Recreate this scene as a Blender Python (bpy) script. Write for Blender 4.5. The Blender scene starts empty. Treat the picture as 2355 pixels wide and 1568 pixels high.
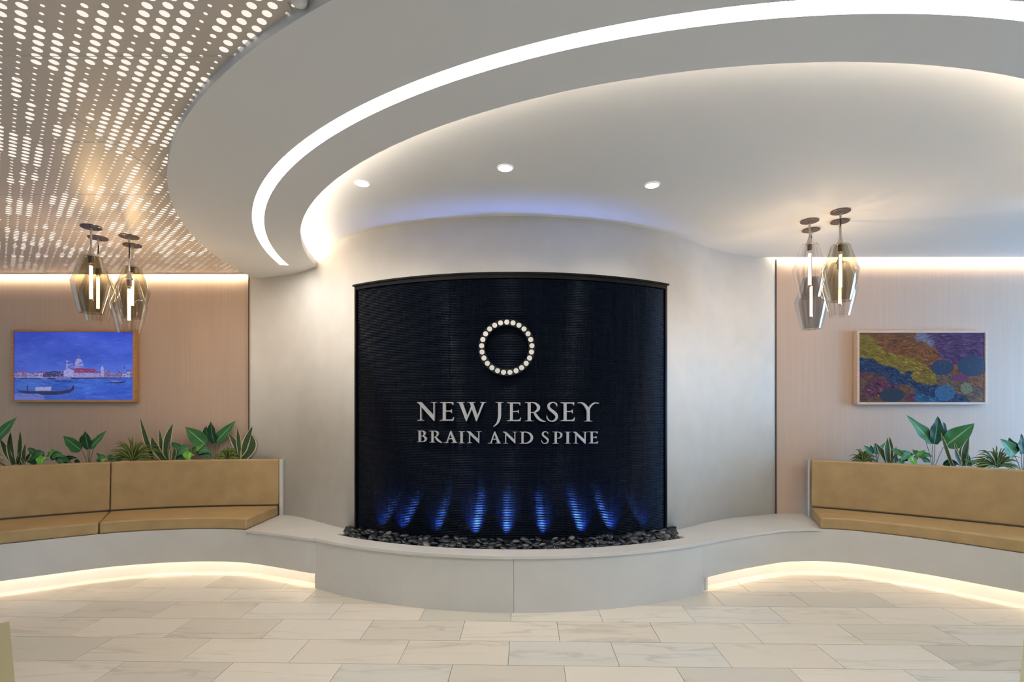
import bpy, bmesh, math, random
from math import sin, cos, pi, radians as R
from mathutils import Vector, Matrix, noise as mnoise

random.seed(7)
sc = bpy.context.scene
COL = sc.collection
# ------------------------------------------------------------------ camera, world, lights, exposure
F, H, YH, CX = 1200.0, 1.396, 945.0, 1177.5         # focal length in px, eye height, horizon row, principal column (2355x1568)
cam = bpy.data.cameras.new('camera'); camo = bpy.data.objects.new('camera', cam); COL.objects.link(camo)
cam.sensor_width = 36; cam.lens = 36 * F / 2355; cam.shift_y = (YH - 784) / 2355; cam.clip_start = .05
camo.location = (0, 0, H); camo.rotation_euler = (pi / 2, 0, 0); sc.camera = camo

w = bpy.data.worlds.new('world'); sc.world = w; w.use_nodes = True
bg = w.node_tree.nodes['Background']; bg.inputs[0].default_value = (.76, .89, 1.0, 1); bg.inputs[1].default_value = .42

def area(name, loc, rot, sx, sy, power, color):
    l = bpy.data.lights.new(name, 'AREA'); l.shape = 'RECTANGLE'; l.size = sx; l.size_y = sy; l.energy = power; l.color = color
    o = bpy.data.objects.new(name, l); COL.objects.link(o); o.location = loc; o.rotation_euler = rot; return o
# daylight of a window front far to the right
area('window_daylight', (8.2, 3.0, 1.6), (R(90), 0, R(76)), 2.6, 1.6, 195, (.30, .59, 1.0))

vs = sc.view_settings; vs.view_transform = 'Standard'; vs.look = 'None'; vs.gamma = 1; vs.use_curve_mapping = False
vs.exposure = 0.40
E_STRIP, E_COVE, E_SLOT_L, E_SLOT_R, E_KICK, E_BOX = 22.5, 38.0, 39.0, 76.0, 21.0, .80
P_BLUE, P_DOWN, P_BULB = 38.0, 16.0, 7.0

# ------------------------------------------------------------------ helpers
def s2l(c):
    return tuple(((v / 255) / 12.92 if v <= 10 else (((v / 255) + .055) / 1.055) ** 2.4) for v in c)

def mat(name, col, rough=.5, metal=0, emit=None, es=0, spec=.5):
    m = bpy.data.materials.new(name); m.use_nodes = True
    b = m.node_tree.nodes['Principled BSDF']
    b.inputs['Base Color'].default_value = (*col, 1); b.inputs['Roughness'].default_value = rough
    b.inputs['Metallic'].default_value = metal; b.inputs['Specular IOR Level'].default_value = spec
    if emit: b.inputs['Emission Color'].default_value = (*emit, 1); b.inputs['Emission Strength'].default_value = es
    return m

def nd(m, t, **kw):
    n = m.node_tree.nodes.new(t)
    for k, v in kw.items(): setattr(n, k, v)
    return n
def ln(m, a, b): m.node_tree.links.new(a, b)
def bsdf(m): return m.node_tree.nodes['Principled BSDF']

def ramp(m, fac, stops):
    r = nd(m, 'ShaderNodeValToRGB'); ln(m, fac, r.inputs[0]); e = r.color_ramp.elements
    while len(e) < len(stops): e.new(.5)
    for i, (p, c) in enumerate(stops): e[i].position = p; e[i].color = (*c, 1)
    return r.outputs[0]
def noise_tex(m, scale=(1, 1, 1), s=5, detail=3, coord='Object', rot=(0, 0, 0)):
    tc = nd(m, 'ShaderNodeTexCoord'); mp = nd(m, 'ShaderNodeMapping'); mp.inputs['Scale'].default_value = scale
    mp.inputs['Rotation'].default_value = rot
    ln(m, tc.outputs[coord], mp.inputs[0]); n = nd(m, 'ShaderNodeTexNoise'); n.inputs['Scale'].default_value = s
    n.inputs['Detail'].default_value = detail; ln(m, mp.outputs[0], n.inputs[0]); return n.outputs[0]
def bump(m, fac, strength=.1, dist=.01):
    b = nd(m, 'ShaderNodeBump'); b.inputs['Strength'].default_value = strength; b.inputs['Distance'].default_value = dist
    ln(m, fac, b.inputs['Height']); ln(m, b.outputs[0], bsdf(m).inputs['Normal'])
def noisy(m, c0, c1, scale=(1, 1, 1), s=5, detail=4, lo=.35, hi=.65, rot=(0, 0, 0), bs=0):
    n = noise_tex(m, scale, s, detail, rot=rot)
    ln(m, ramp(m, n, [(lo, c0), (hi, c1)]), bsdf(m).inputs['Base Color'])
    if bs: bump(m, n, bs)
    return m
def emission(name, col, st):
    m = bpy.data.materials.new(name); m.use_nodes = True; nt = m.node_tree; nt.nodes.clear()
    e = nt.nodes.new('ShaderNodeEmission'); o = nt.nodes.new('ShaderNodeOutputMaterial')
    e.inputs[0].default_value = (*col, 1); e.inputs[1].default_value = st; nt.links.new(e.outputs[0], o.inputs[0]); return m

WORG = {}
def worg(o): return WORG.get(o.name, Vector((0, 0, 0))) if o else Vector((0, 0, 0))
def link(o, parent, org):
    COL.objects.link(o); o.parent = parent; WORG[o.name] = Vector(org); o.location = Vector(org) - worg(parent)
def empty(name, loc, **p):
    o = bpy.data.objects.new(name, None); o.empty_display_size = .1; link(o, None, loc); tag(o, **p); return o
def tag(o, label=None, category=None, group=None, kind=None):
    if label: o['label'] = label
    if category: o['category'] = category
    if group: o['group'] = group
    if kind: o['kind'] = kind
    return o
def mk(name, verts, faces, m, parent=None, smooth=False, org=None, uvs=None, bevel=0, seg=2, matidx=None):
    """links verts/faces (world coordinates) as ONE mesh object whose origin sits at the base of its bounds"""
    V = [Vector(v) for v in verts]
    if org is None:
        lo = [min(v[i] for v in V) for i in range(3)]; hi = [max(v[i] for v in V) for i in range(3)]
        org = Vector(((lo[0] + hi[0]) / 2, (lo[1] + hi[1]) / 2, lo[2]))
    org = Vector(org)
    me = bpy.data.meshes.new(name); me.from_pydata([v - org for v in V], [], faces)
    for mm in (m if isinstance(m, (list, tuple)) else [m]): me.materials.append(mm)
    if matidx: me.polygons.foreach_set('material_index', matidx)
    if uvs:
        ul = me.uv_layers.new(name='UVMap')
        for lp in me.loops: ul.data[lp.index].uv = uvs[lp.vertex_index]
    if smooth: me.polygons.foreach_set('use_smooth', [True] * len(me.polygons))
    me.update()
    o = bpy.data.objects.new(name, me); link(o, parent, org)
    if bevel:
        b = o.modifiers.new('bevel', 'BEVEL'); b.width = bevel; b.segments = seg; b.limit_method = 'ANGLE'; b.angle_limit = R(40)
        if smooth or True:
            me.polygons.foreach_set('use_smooth', [True] * len(me.polygons)); b.harden_normals = True
    return o
class G:
    """collects geometry"""
    def __init__(s): s.v = []; s.f = []; s.mi = []
    def add(s, v, f, mi=0):
        n = len(s.v); s.v += [tuple(x) for x in v]; s.f += [tuple(i + n for i in q) for q in f]; s.mi += [mi] * len(f); return s
    def box(s, x0, x1, y0, y1, z0, z1, mi=0):
        return s.add([(x, y, z) for z in (z0, z1) for y in (y0, y1) for x in (x0, x1)],
                     [(0, 2, 3, 1), (4, 5, 7, 6), (0, 1, 5, 4), (2, 6, 7, 3), (0, 4, 6, 2), (1, 3, 7, 5)], mi)
    def strip(s, a, b, z0, z1, mi=0, closed_ends=True):
        """solid between plan polylines a (front) and b (back), z0..z1 (numbers or lists)"""
        n = len(a); Z0 = z0 if isinstance(z0, list) else [z0] * n; Z1 = z1 if isinstance(z1, list) else [z1] * n
        v = []
        for i in range(n): v += [(*a[i], Z0[i]), (*a[i], Z1[i]), (*b[i], Z1[i]), (*b[i], Z0[i])]
        f = []
        for i in range(n - 1):
            p, q = 4 * i, 4 * i + 4
            f += [(p, q, q + 1, p + 1), (p + 1, q + 1, q + 2, p + 2), (p + 2, q + 2, q + 3, p + 3), (p + 3, q + 3, q, p)]
        if closed_ends: f += [(0, 1, 2, 3), (4 * n - 4, 4 * n - 1, 4 * n - 2, 4 * n - 3)]
        return s.add(v, f, mi)
    def lathe(s, prof, c, n=24, mi=0, cap=True):
        """prof: list of (r, z)"""
        v = []; f = []
        for r, z in prof:
            for k in range(n): v.append((c[0] + r * cos(2 * pi * k / n), c[1] + r * sin(2 * pi * k / n), c[2] + z))
        for i in range(len(prof) - 1):
            for k in range(n):
                a, b = i * n + k, i * n + (k + 1) % n; f.append((a, b, b + n, a + n))
        if cap: f += [tuple(range(n))[::-1], tuple((len(prof) - 1) * n + k for k in range(n))]
        return s.add(v, f, mi)
    def tube(s, pts, r, n=8, mi=0):
        P = [Vector(p) for p in pts]; v = []; f = []
        for i, p in enumerate(P):
            t = (P[min(i + 1, len(P) - 1)] - P[max(i - 1, 0)]).normalized()
            a = t.orthogonal().normalized() if abs(t.z) < .99 else Vector((1, 0, 0)); b = t.cross(a)
            rr = r[i] if isinstance(r, list) else r
            for k in range(n): v.append(p + a * rr * cos(2 * pi * k / n) + b * rr * sin(2 * pi * k / n))
        for i in range(len(P) - 1):
            for k in range(n):
                a, b = i * n + k, i * n + (k + 1) % n; f.append((a, b, b + n, a + n))
        f += [tuple(range(n))[::-1], tuple((len(P) - 1) * n + k for k in range(n))]
        return s.add(v, f, mi)
    def mk(s, name, m, parent=None, **k):
        return mk(name, s.v, s.f, m, parent, matidx=s.mi if isinstance(m, (list, tuple)) else None, **k)

def catmull(P, n=8):
    P = [tuple(p) for p in P]; Q = [tuple(2 * a - b for a, b in zip(P[0], P[1]))] + P + [tuple(2 * a - b for a, b in zip(P[-1], P[-2]))]
    out = []
    for i in range(1, len(Q) - 2):
        for k in range(n):
            t = k / n
            out.append(tuple(.5 * (2 * b + (c - a) * t + (2 * a - 5 * b + 4 * c - d) * t * t + (3 * b - a - 3 * c + d) * t ** 3)
                             for a, b, c, d in zip(Q[i - 1], Q[i], Q[i + 1], Q[i + 2])))
    return out + [P[-1]]
def resample(P, n):
    d = [0]
    for a, b in zip(P, P[1:]): d.append(d[-1] + math.dist(a, b))
    out = []; j = 0
    for i in range(n):
        t = d[-1] * i / (n - 1)
        while j < len(d) - 2 and d[j + 1] < t: j += 1
        u = (t - d[j]) / max(d[j + 1] - d[j], 1e-9); out.append(tuple(a + (b - a) * u for a, b in zip(P[j], P[j + 1])))
    return out
def yat(P, x):
    for a, b in zip(P, P[1:]):
        if min(a[0], b[0]) <= x <= max(a[0], b[0]): return a[1] + (b[1] - a[1]) * (x - a[0]) / ((b[0] - a[0]) or 1e-9)
    return P[0][1] if abs(x - P[0][0]) < abs(x - P[-1][0]) else P[-1][1]
def sub(P, x0, x1):
    """part of an x-monotone polyline between two x values"""
    return [(x0, yat(P, x0))] + [p for p in P if x0 < p[0] < x1] + [(x1, yat(P, x1))]
def offs(P, d):
    """offset a plan polyline to the side of +y"""
    out = []
    for i, p in enumerate(P):
        a, b = P[max(i - 1, 0)], P[min(i + 1, len(P) - 1)]; t = Vector((b[0] - a[0], b[1] - a[1])).normalized()
        out.append((p[0] - t.y * d, p[1] + t.x * d))
    return out
def at(x, y, Y): return Vector(((x - CX) / F * Y, Y, H + (YH - y) / F * Y))
def on_curve(x, P):
    """plan point of the polyline P that is seen in column x"""
    u = (x - CX) / F
    for a, b in zip(P, P[1:]):
        fa, fb = a[0] - u * a[1], b[0] - u * b[1]
        if fa * fb <= 0:
            t = fa / (fa - fb) if fa != fb else 0; return (a[0] + (b[0] - a[0]) * t, a[1] + (b[1] - a[1]) * t)
    return P[0]

# ------------------------------------------------------------------ materials
M = {}
M['plaster'] = noisy(mat('white_plaster', (.8, .77, .72), .6), s2l((215, 209, 199)), s2l((220, 214, 205)), s=6)
M['ceiling'] = mat('ceiling_paint', s2l((232, 231, 229)), .7)
M['soffit'] = mat('soffit_paint', s2l((233, 232, 231)), .65)
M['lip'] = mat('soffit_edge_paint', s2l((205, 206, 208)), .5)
M['solid'] = noisy(mat('solid_surface_white', (.78, .77, .74), .35), s2l((206, 203, 196)), s2l((211, 208, 202)), s=3)
M['wood'] = mat('wood_veneer', (.5, .4, .3), .5)
noisy(M['wood'], s2l((194, 168, 148)), s2l((200, 175, 156)), (9, 9, .3), 5, 6, .25, .75)
M['dark'] = mat('gap_shade_paint', s2l((70, 55, 45)), .6)  # stands in for the shade inside the wall gaps
M['black'] = mat('black_steel', (.003, .0027, .0027), .35, spec=.12)
M['liner'] = mat('black_liner', (.012, .012, .013), .4)
M['panelmetal'] = mat('perforated_sheet', s2l((218, 209, 200)), .38, .1, spec=.35)
M['grout'] = mat('grout', s2l((150, 143, 130)), .8)
M['olive'] = mat('olive_tint', s2l((178, 172, 132)), .4)
M['leather'] = mat('tan_leather', s2l((176, 146, 104)), .42)
noisy(M['leather'], s2l((168, 140, 95)), s2l((182, 154, 108)), (1, 1, 1), 7, 5, .3, .7)
bump(M['leather'], noise_tex(M['leather'], (1, 1, 1), 180, 3), .06, .002)
M['leather_seam'] = mat('leather_piping', s2l((165, 134, 92)), .45)
M['silver'] = mat('brushed_silver', s2l((186, 184, 183)), .4, .3)
M['ringblack'] = mat('gloss_black', (.01, .01, .01), .12)
M['dot'] = mat('pearl_dot', s2l((226, 220, 208)), .35, 0, s2l((226, 218, 200)), .0)
M['nickel'] = mat('dark_nickel', s2l((120, 108, 100)), .3, .8)
M['bluedisc'] = mat('nickel_disc', s2l((110, 105, 110)), .22, .9)
M['cord'] = mat('black_cord', (.01, .01, .01), .5)
M['tube'] = mat('clear_sleeve', s2l((190, 180, 172)), .2, .5)
M['oak'] = noisy(mat('oak_frame', (.4, .3, .2), .4), s2l((180, 132, 84)), s2l((196, 148, 100)), (1, 1, 8), 8, 4)
M['oak_light'] = noisy(mat('pale_oak_frame', (.5, .4, .3), .4), s2l((205, 175, 150)), s2l((216, 188, 165)), (1, 1, 8), 8, 4)
M['soil'] = noisy(mat('soil', (.03, .02, .015), .9), (.02, .014, .01), (.05, .035, .025), s=40, bs=.5)
M['white'] = mat('white_plastic', s2l((236, 232, 230)), .4)
M['strip'] = emission('led_diffuser', (1.0, .985, .955), E_STRIP)
M['cove'] = emission('cove_led', (1.0, .86, .70), E_COVE)
M['slotL'] = emission('wall_led', (1.0, .87, .64), E_SLOT_L)
M['slotR'] = emission('wall_led_right', (1.0, .89, .70), E_SLOT_R)
M['kick'] = emission('bench_led', (1.0, .85, .66), E_KICK)
M['lens'] = emission('downlight_lens', (1.0, .95, .85), 12)
M['box'] = emission('light_box', s2l((254, 241, 228)), E_BOX)
M['bulb'] = emission('filament', (1.0, .62, .26), 15)

def tile_mat():
    m = mat('marble_tile', (.6, .57, .5), .32)
    oi = nd(m, 'ShaderNodeObjectInfo'); tc = nd(m, 'ShaderNodeTexCoord'); va = nd(m, 'ShaderNodeVectorMath', operation='MULTIPLY_ADD')
    cmb = nd(m, 'ShaderNodeCombineXYZ'); mu = nd(m, 'ShaderNodeMath', operation='MULTIPLY'); mu.inputs[1].default_value = 37
    ln(m, oi.outputs['Random'], mu.inputs[0])
    for i in range(3): ln(m, mu.outputs[0], cmb.inputs[i])
    va.inputs[1].default_value = (1.1, 7, 1); ln(m, tc.outputs['Object'], va.inputs[0]); ln(m, cmb.outputs[0], va.inputs[2])
    n = nd(m, 'ShaderNodeTexNoise'); n.inputs['Scale'].default_value = 1.3; n.inputs['Detail'].default_value = 5; n.inputs['Distortion'].default_value = .6
    ln(m, va.outputs[0], n.inputs[0])
    base = ramp(m, oi.outputs['Random'], [(0, s2l((196, 190, 176))), (.25, s2l((214, 204, 187))), (.7, s2l((221, 212, 196))), (1, s2l((208, 204, 193)))])
    vein = ramp(m, n.outputs[0], [(.47, (1, 1, 1)), (.497, (.80, .80, .79)), (.503, (.80, .80, .79)), (.56, (1, 1, 1))])
    n2 = nd(m, 'ShaderNodeTexNoise'); n2.inputs['Scale'].default_value = .8; ln(m, va.outputs[0], n2.inputs[0])
    msk = ramp(m, n2.outputs[0], [(.46, (0, 0, 0)), (.62, (1, 1, 1))])
    mx = nd(m, 'ShaderNodeMix', data_type='RGBA', blend_type='MULTIPLY'); ln(m, msk, mx.inputs['Factor'])
    ln(m, base, mx.inputs[6]); ln(m, vein, mx.inputs[7]); ln(m, mx.outputs[2], bsdf(m).inputs['Base Color']); return m
M['tile'] = tile_mat()

def water_mat():
    m = mat('wet_black_panel', (.0008, .0016, .005), .16, 0, spec=.12)
    bsdf(m).inputs['Specular Tint'].default_value = (.55, .72, 1.0, 1)
    n = noise_tex(m, (9, 9, .6), 3, 4); ln(m, ramp(m, n, [(.35, (.16,) * 3), (.7, (.38,) * 3)]), bsdf(m).inputs['Roughness'])
    n2 = noise_tex(m, (14, 14, 5), 4, 4); bump(m, n2, .06, .006); return m
M['water'] = water_mat()

def glass_mat(name, tint, dens=.0):
    """thin blown glass: tinted see-through mixed with a mirror by Fresnel, with darker stripes in the tint to imitate rays of light"""
    m = bpy.data.materials.new(name); m.use_nodes = True; nt = m.node_tree; nt.nodes.clear()
    o = nt.nodes.new('ShaderNodeOutputMaterial'); mx = nt.nodes.new('ShaderNodeMixShader'); t = nt.nodes.new('ShaderNodeBsdfTransparent')
    g = nt.nodes.new('ShaderNodeBsdfGlossy'); fr = nt.nodes.new('ShaderNodeLayerWeight'); fr.inputs[0].default_value = .22
    g.inputs['Roughness'].default_value = .06; g.inputs[0].default_value = (1, .97, .93, 1)
    mp = nt.nodes.new('ShaderNodeMath'); mp.operation = 'MULTIPLY'; mp.inputs[1].default_value = .38
    nt.links.new(fr.outputs['Fresnel'], mp.inputs[0])
    rp = nt.nodes.new('ShaderNodeValToRGB'); rp.color_ramp.elements[0].color = (*tint, 1); rp.color_ramp.elements[0].position = .25
    rp.color_ramp.elements[1].color = (*[c * (.45 + dens) for c in tint], 1); rp.color_ramp.elements[1].position = .95
    nt.links.new(fr.outputs['Facing'], rp.inputs[0])
    tc = nt.nodes.new('ShaderNodeTexCoord'); sp = nt.nodes.new('ShaderNodeSeparateXYZ'); at2 = nt.nodes.new('ShaderNodeMath'); at2.operation = 'ARCTAN2'
    nt.links.new(tc.outputs['Object'], sp.inputs[0]); nt.links.new(sp.outputs[0], at2.inputs[0]); nt.links.new(sp.outputs[1], at2.inputs[1])
    nz = nt.nodes.new('ShaderNodeTexNoise'); nz.noise_dimensions = '1D'; nz.inputs['Scale'].default_value = 3.2; nz.inputs['Detail'].default_value = 2; nt.links.new(at2.outputs[0], nz.inputs['W'])
    r2 = nt.nodes.new('ShaderNodeValToRGB'); r2.color_ramp.elements[0].position = .42; r2.color_ramp.elements[0].color = (.80, .80, .80, 1); r2.color_ramp.elements[1].position = .58; nt.links.new(nz.outputs[0], r2.inputs[0])  # uneven tint round the axis, put in to throw ray-like light and shade
    ml = nt.nodes.new('ShaderNodeMix'); ml.data_type = 'RGBA'; ml.blend_type = 'MULTIPLY'; ml.inputs['Factor'].default_value = 1
    nt.links.new(rp.outputs[0], ml.inputs[6]); nt.links.new(r2.outputs[0], ml.inputs[7]); nt.links.new(ml.outputs[2], t.inputs[0])
    nt.links.new(mp.outputs[0], mx.inputs[0]); nt.links.new(t.outputs[0], mx.inputs[1]); nt.links.new(g.outputs[0], mx.inputs[2])
    nt.links.new(mx.outputs[0], o.inputs[0]); return m
M['glass_clear'] = glass_mat('clear_glass', (.995, .99, .985), .36)
M['glass_olive'] = glass_mat('olive_glass', (.72, .70, .60), .15)
M['glass_blue'] = glass_mat('smoke_blue_glass', (.68, .71, .74), .15)

def leaf_mat(name, dark, light, kind, trans=.15):
    m = mat(name, dark, .5, spec=.3); uv = nd(m, 'ShaderNodeUVMap'); sp = nd(m, 'ShaderNodeSeparateXYZ'); ln(m, uv.outputs[0], sp.inputs[0])
    a = nd(m, 'ShaderNodeMath', operation='SUBTRACT'); a.inputs[1].default_value = .5; ln(m, sp.outputs[0], a.inputs[0])
    ab = nd(m, 'ShaderNodeMath', operation='ABSOLUTE'); ln(m, a.outputs[0], ab.inputs[0])
    if kind == 'snake':
        nz = nd(m, 'ShaderNodeTexNoise'); nz.inputs['Scale'].default_value = 6; nz.inputs['Detail'].default_value = 5
        mp = nd(m, 'ShaderNodeMapping'); mp.inputs['Scale'].default_value = (1.6, 6, 1); ln(m, uv.outputs[0], mp.inputs[0]); ln(m, mp.outputs[0], nz.inputs[0])
        body = ramp(m, nz.outputs[0], [(.38, dark), (.62, tuple(c * 2.6 + .01 for c in dark))])
        edge = ramp(m, ab.outputs[0], [(.36, (0, 0, 0)), (.40, (1, 1, 1))])
        mx = nd(m, 'ShaderNodeMix', data_type='RGBA'); ln(m, edge, mx.inputs['Factor']); ln(m, body, mx.inputs[6]); mx.inputs[7].default_value = (*light, 1)
        ln(m, mx.outputs[2], bsdf(m).inputs['Base Color'])
    elif kind == 'strap':
        ln(m, ramp(m, ab.outputs[0], [(.0, light), (.16, light), (.3, dark)]), bsdf(m).inputs['Base Color'])
    else:
        # side veins run obliquely from the midrib
        k = nd(m, 'ShaderNodeMath', operation='MULTIPLY_ADD'); k.inputs[1].default_value = -1.0; ln(m, ab.outputs[0], k.inputs[0]); ln(m, sp.outputs[1], k.inputs[2])
        sn = nd(m, 'ShaderNodeMath', operation='MULTIPLY'); sn.inputs[1].default_value = 85; ln(m, k.outputs[0], sn.inputs[0])
        s2 = nd(m, 'ShaderNodeMath', operation='SINE'); ln(m, sn.outputs[0], s2.inputs[0])
        body = ramp(m, s2.outputs[0], [(.0, dark), (1, tuple(d + (l - d) * .16 for d, l in zip(dark, light)))])
        rib = ramp(m, ab.outputs[0], [(.02, (1, 1, 1)), (.05, (0, 0, 0))])
        mx = nd(m, 'ShaderNodeMix', data_type='RGBA'); ln(m, rib, mx.inputs['Factor']); ln(m, body, mx.inputs[6]); mx.inputs[7].default_value = (*light, 1)
        ln(m, mx.outputs[2], bsdf(m).inputs['Base Color'])
    return m
M['l_snake'] = leaf_mat('snake_leaf', s2l((44, 62, 40)), s2l((214, 205, 150)), 'snake')
M['l_strap'] = leaf_mat('strap_leaf', s2l((58, 84, 34)), s2l((140, 150, 72)), 'strap')
M['l_mid'] = leaf_mat('broad_leaf', s2l((52, 112, 60)), s2l((135, 180, 130)), 'broad')
M['l_dark'] = leaf_mat('dark_leaf', s2l((18, 58, 30)), s2l((90, 150, 110)), 'broad')
M['l_pothos'] = leaf_mat('vine_leaf', s2l((70, 128, 82)), s2l((130, 176, 130)), 'broad')
M['l_lime'] = leaf_mat('lime_leaf', s2l((96, 172, 58)), s2l((190, 225, 130)), 'broad')
M['stem'] = mat('stem', s2l((70, 84, 48)), .5)

# ------------------------------------------------------------------ the setting: floor
fl = G().box(-7, 7.5, -4, 5.4, -.06, -.006).mk('floor', M['grout']); tag(fl, 'cream veined marble tile floor', 'floor', kind='structure')
TH = R(-1.25); O0 = (-.0212, 2.866); TL, TW, GR = .61, .3, .0016
BASE_L = catmull([(-5.5, 2.83), (-4.6, 3.42), (-3.85, 3.924), (-3.663, 4.057), (-3.367, 4.25), (-3.136, 4.35), (-2.837, 4.42), (-2.554, 4.44), (-2.241, 4.40), (-1.817, 4.225), (-1.63, 4.137), (-1.56, 4.116), (-1.53, 4.112)], 6)
BASE_R = catmull([(1.43, 3.992), (1.47, 4.0), (1.70, 4.135), (1.962, 4.271), (2.276, 4.412), (2.45, 4.443), (2.62, 4.447), (2.80, 4.405), (2.966, 4.315), (3.252, 4.085), (3.427, 3.892), (3.608, 3.677), (3.85, 3.38), (4.3, 2.83)], 6)
KICK_L, KICK_R = offs(BASE_L, .10), offs(BASE_R, .10)
tile_me = None
for r in range(-12, 7):
    for c in range(-9, 10):
        u = (c + (.5 if r % 2 else 0)) * TL; v = r * TW
        cx = u + TL / 2; cy = v + TW / 2
        X = O0[0] + cx * cos(TH) - cy * sin(TH); Y = O0[1] + cx * sin(TH) + cy * cos(TH)
        if abs(X) > 5.2 or Y > 5 or Y < -.6: continue
        if abs(X) > 2.6 and Y < 1.6: continue
        if X < -1.5 and Y > yat(KICK_L, X) + .33: continue
        if X > 1.45 and Y > yat(KICK_R, X) + .33: continue
        if -1.3 < X < 1.2 and Y > 4.15: continue
        if tile_me is None:
            g = G().box(-TL / 2 + GR, TL / 2 - GR, -TW / 2 + GR, TW / 2 - GR, -.006, 0)
            t = g.mk('tile', M['tile'], fl, org=(0, 0, 0)); tile_me = t.data
        else:
            t = bpy.data.objects.new('tile', tile_me); COL.objects.link(t); t.parent = fl
        t.location = Vector((X, Y, random.uniform(-.0002, .0002))) - worg(fl); t.rotation_euler.z = TH
for i, q in enumerate(([(-3.33, 3.456), (-1.5, 1.63), (-4.4, 1.63), (-4.4, 2.6)], [(3.11, 3.22), (4.0, 2.6), (4.0, 1.75), (1.62, 1.75)])):  # thin olive sheets added to imitate a greenish tint over the tiles
    q = q if i == 0 else [(3.161, 3.2215), (3.9, 2.5), (3.9, 1.4), (1.3, 1.4)]
    n = len(q); o = mk('floor_tint', [(*p, .0004) for p in q] + [(*p, .0016) for p in q],
       [tuple(range(n, 2 * n)) if i == 0 else tuple(range(n, 2 * n))] + [(k, (k + 1) % n, n + (k + 1) % n, n + k) for k in range(n)], M['olive'])
    tag(o, 'olive sheet added for the green tint at the ' + ('left' if i == 0 else 'right') + ' edge of the tiles', 'floor', kind='structure')

# ------------------------------------------------------------------ walls
WALL = catmull([(-2.60, 5.155), (-2.42, 5.13), (-2.22, 5.055), (-2.02, 4.95), (-1.75, 4.725), (-1.55, 4.555), (-1.384, 4.412)], 6)
WC, WR = (.0138, 6.2918), 2.334
WALL += [(WC[0] + WR * sin(R(a)), WC[1] - WR * cos(R(a))) for a in [x * 2 for x in range(-17, 21)]]
WALL += catmull([(1.60, 4.575), (1.72, 4.675), (1.86, 4.775), (2.042, 4.885), (2.30, 4.99), (2.575, 5.095)], 6)
ZC, ZS, ZP = H + 1.478, H + 1.313, H + 1.347
o = G().strip(WALL, [(x, 5.40) for x, y in WALL], .30, 3.02).mk('wall_center', M['plaster'], smooth=True)
for p in o.data.polygons: p.use_smooth = abs(p.normal.z) < .5 and p.normal.y < .5
tag(o, 'white curved feature wall bulging into the lobby behind the water wall', 'wall', kind='structure')
o = G().box(-6.5, -2.585, 5.21, 5.40, 0, 3.02).mk('wall_left', M['wood']); tag(o, 'tan wood veneer wall left of the white curved wall', 'wall', kind='structure')
o = G().box(2.57, 6.5, 5.105, 5.40, 0, 3.02).mk('wall_right', M['wood']); tag(o, 'wood veneer wall right of the white curved wall', 'wall', kind='structure')
o = G().box(-2.603, -2.597, 5.150, 5.215, .35, ZS + .05).mk('gap_shade_1', M['dark']); tag(o, 'dark strip for the shade in the gap between left wood wall and white wall', 'trim', kind='structure')  # solid strip, coloured dark as the shade of the gap
o = G().box(2.573, 2.579, 5.085, 5.11, .392, ZC).mk('gap_shade_2', M['dark']); tag(o, 'dark strip for the shade in the gap between right wood wall and white wall', 'trim', kind='structure')

# ------------------------------------------------------------------ ceilings
C0 = (1.25, 5.0); RO, LO_, LI_, RI = 3.80, 3.348, 3.276, 3.037
cp = [(C0[0] + 3.42 * cos(R(a)), C0[1] + 3.42 * sin(R(a))) for a in range(180, 331, 3)] + [(6.5, 3.2), (6.5, 5.012), (C0[0] - 3.42, 5.012)]
nc_ = len(cp)
o = mk('ceiling', [(*p, ZC) for p in cp] + [(*p, ZC + .025) for p in cp], [tuple(range(nc_))[::-1], tuple(range(nc_, 2 * nc_))] + [(i, (i + 1) % nc_, nc_ + (i + 1) % nc_, nc_ + i) for i in range(nc_)], M['ceiling']); tag(o, 'smooth white raised ceiling inside the ring soffit', 'ceiling', kind='structure')
o = G().box(2.3, 6.5, 5.0, 5.2, 3.0, 3.06).box(-6.5, -2.3, 5.0, 5.3, 3.0, 3.06).mk('ceiling_slot_lid', M['ceiling']); tag(o, 'closed top of the light slots along the wood walls', 'ceiling', kind='structure')
def arc(r, a0, a1, n): return [(C0[0] + r * cos(R(a0 + (a1 - a0) * i / (n - 1))), C0[1] + r * sin(R(a0 + (a1 - a0) * i / (n - 1)))) for i in range(n)]
g = G(); A0, AS, A1, N = 175, 185, 331, 120
def band(ra, rb, z, a0, a1, n, up=False):
    a, b = arc(ra, a0, a1, n), arc(rb, a0, a1, n); v = [(*p, z) for p in a] + [(*p, z) for p in b]
    g.add(v, [(i, n + i, n + i + 1, i + 1) if not up else (i, i + 1, n + i + 1, n + i) for i in range(n - 1)])
def vert(r, z0, z1, a0, a1, n, mi=0):
    a = arc(r, a0, a1, n); g.add([(*p, z0) for p in a] + [(*p, z1) for p in a], [(i, i + 1, n + i + 1, n + i) for i in range(n - 1)], mi)
band(RI, LI_, ZS, A0, A1, N); band(LO_, RO, ZS, A0, A1, N); band(LI_, LO_, ZS, A0, AS, 8)
vert(LI_, ZS, ZS + .03, AS, A1, N); vert(LO_, ZS, ZS + .03, AS, A1, N)
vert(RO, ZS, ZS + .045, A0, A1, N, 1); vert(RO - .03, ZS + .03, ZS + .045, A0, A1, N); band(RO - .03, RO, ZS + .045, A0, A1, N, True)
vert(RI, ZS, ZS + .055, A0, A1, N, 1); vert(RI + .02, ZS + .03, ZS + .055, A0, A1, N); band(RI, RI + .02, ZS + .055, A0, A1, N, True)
band(RI + .02, RO - .03, ZS + .03, A0, A1, N, True)
vert(RI + .36, ZS + .03, ZC + .02, A0, A1, N)
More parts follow.
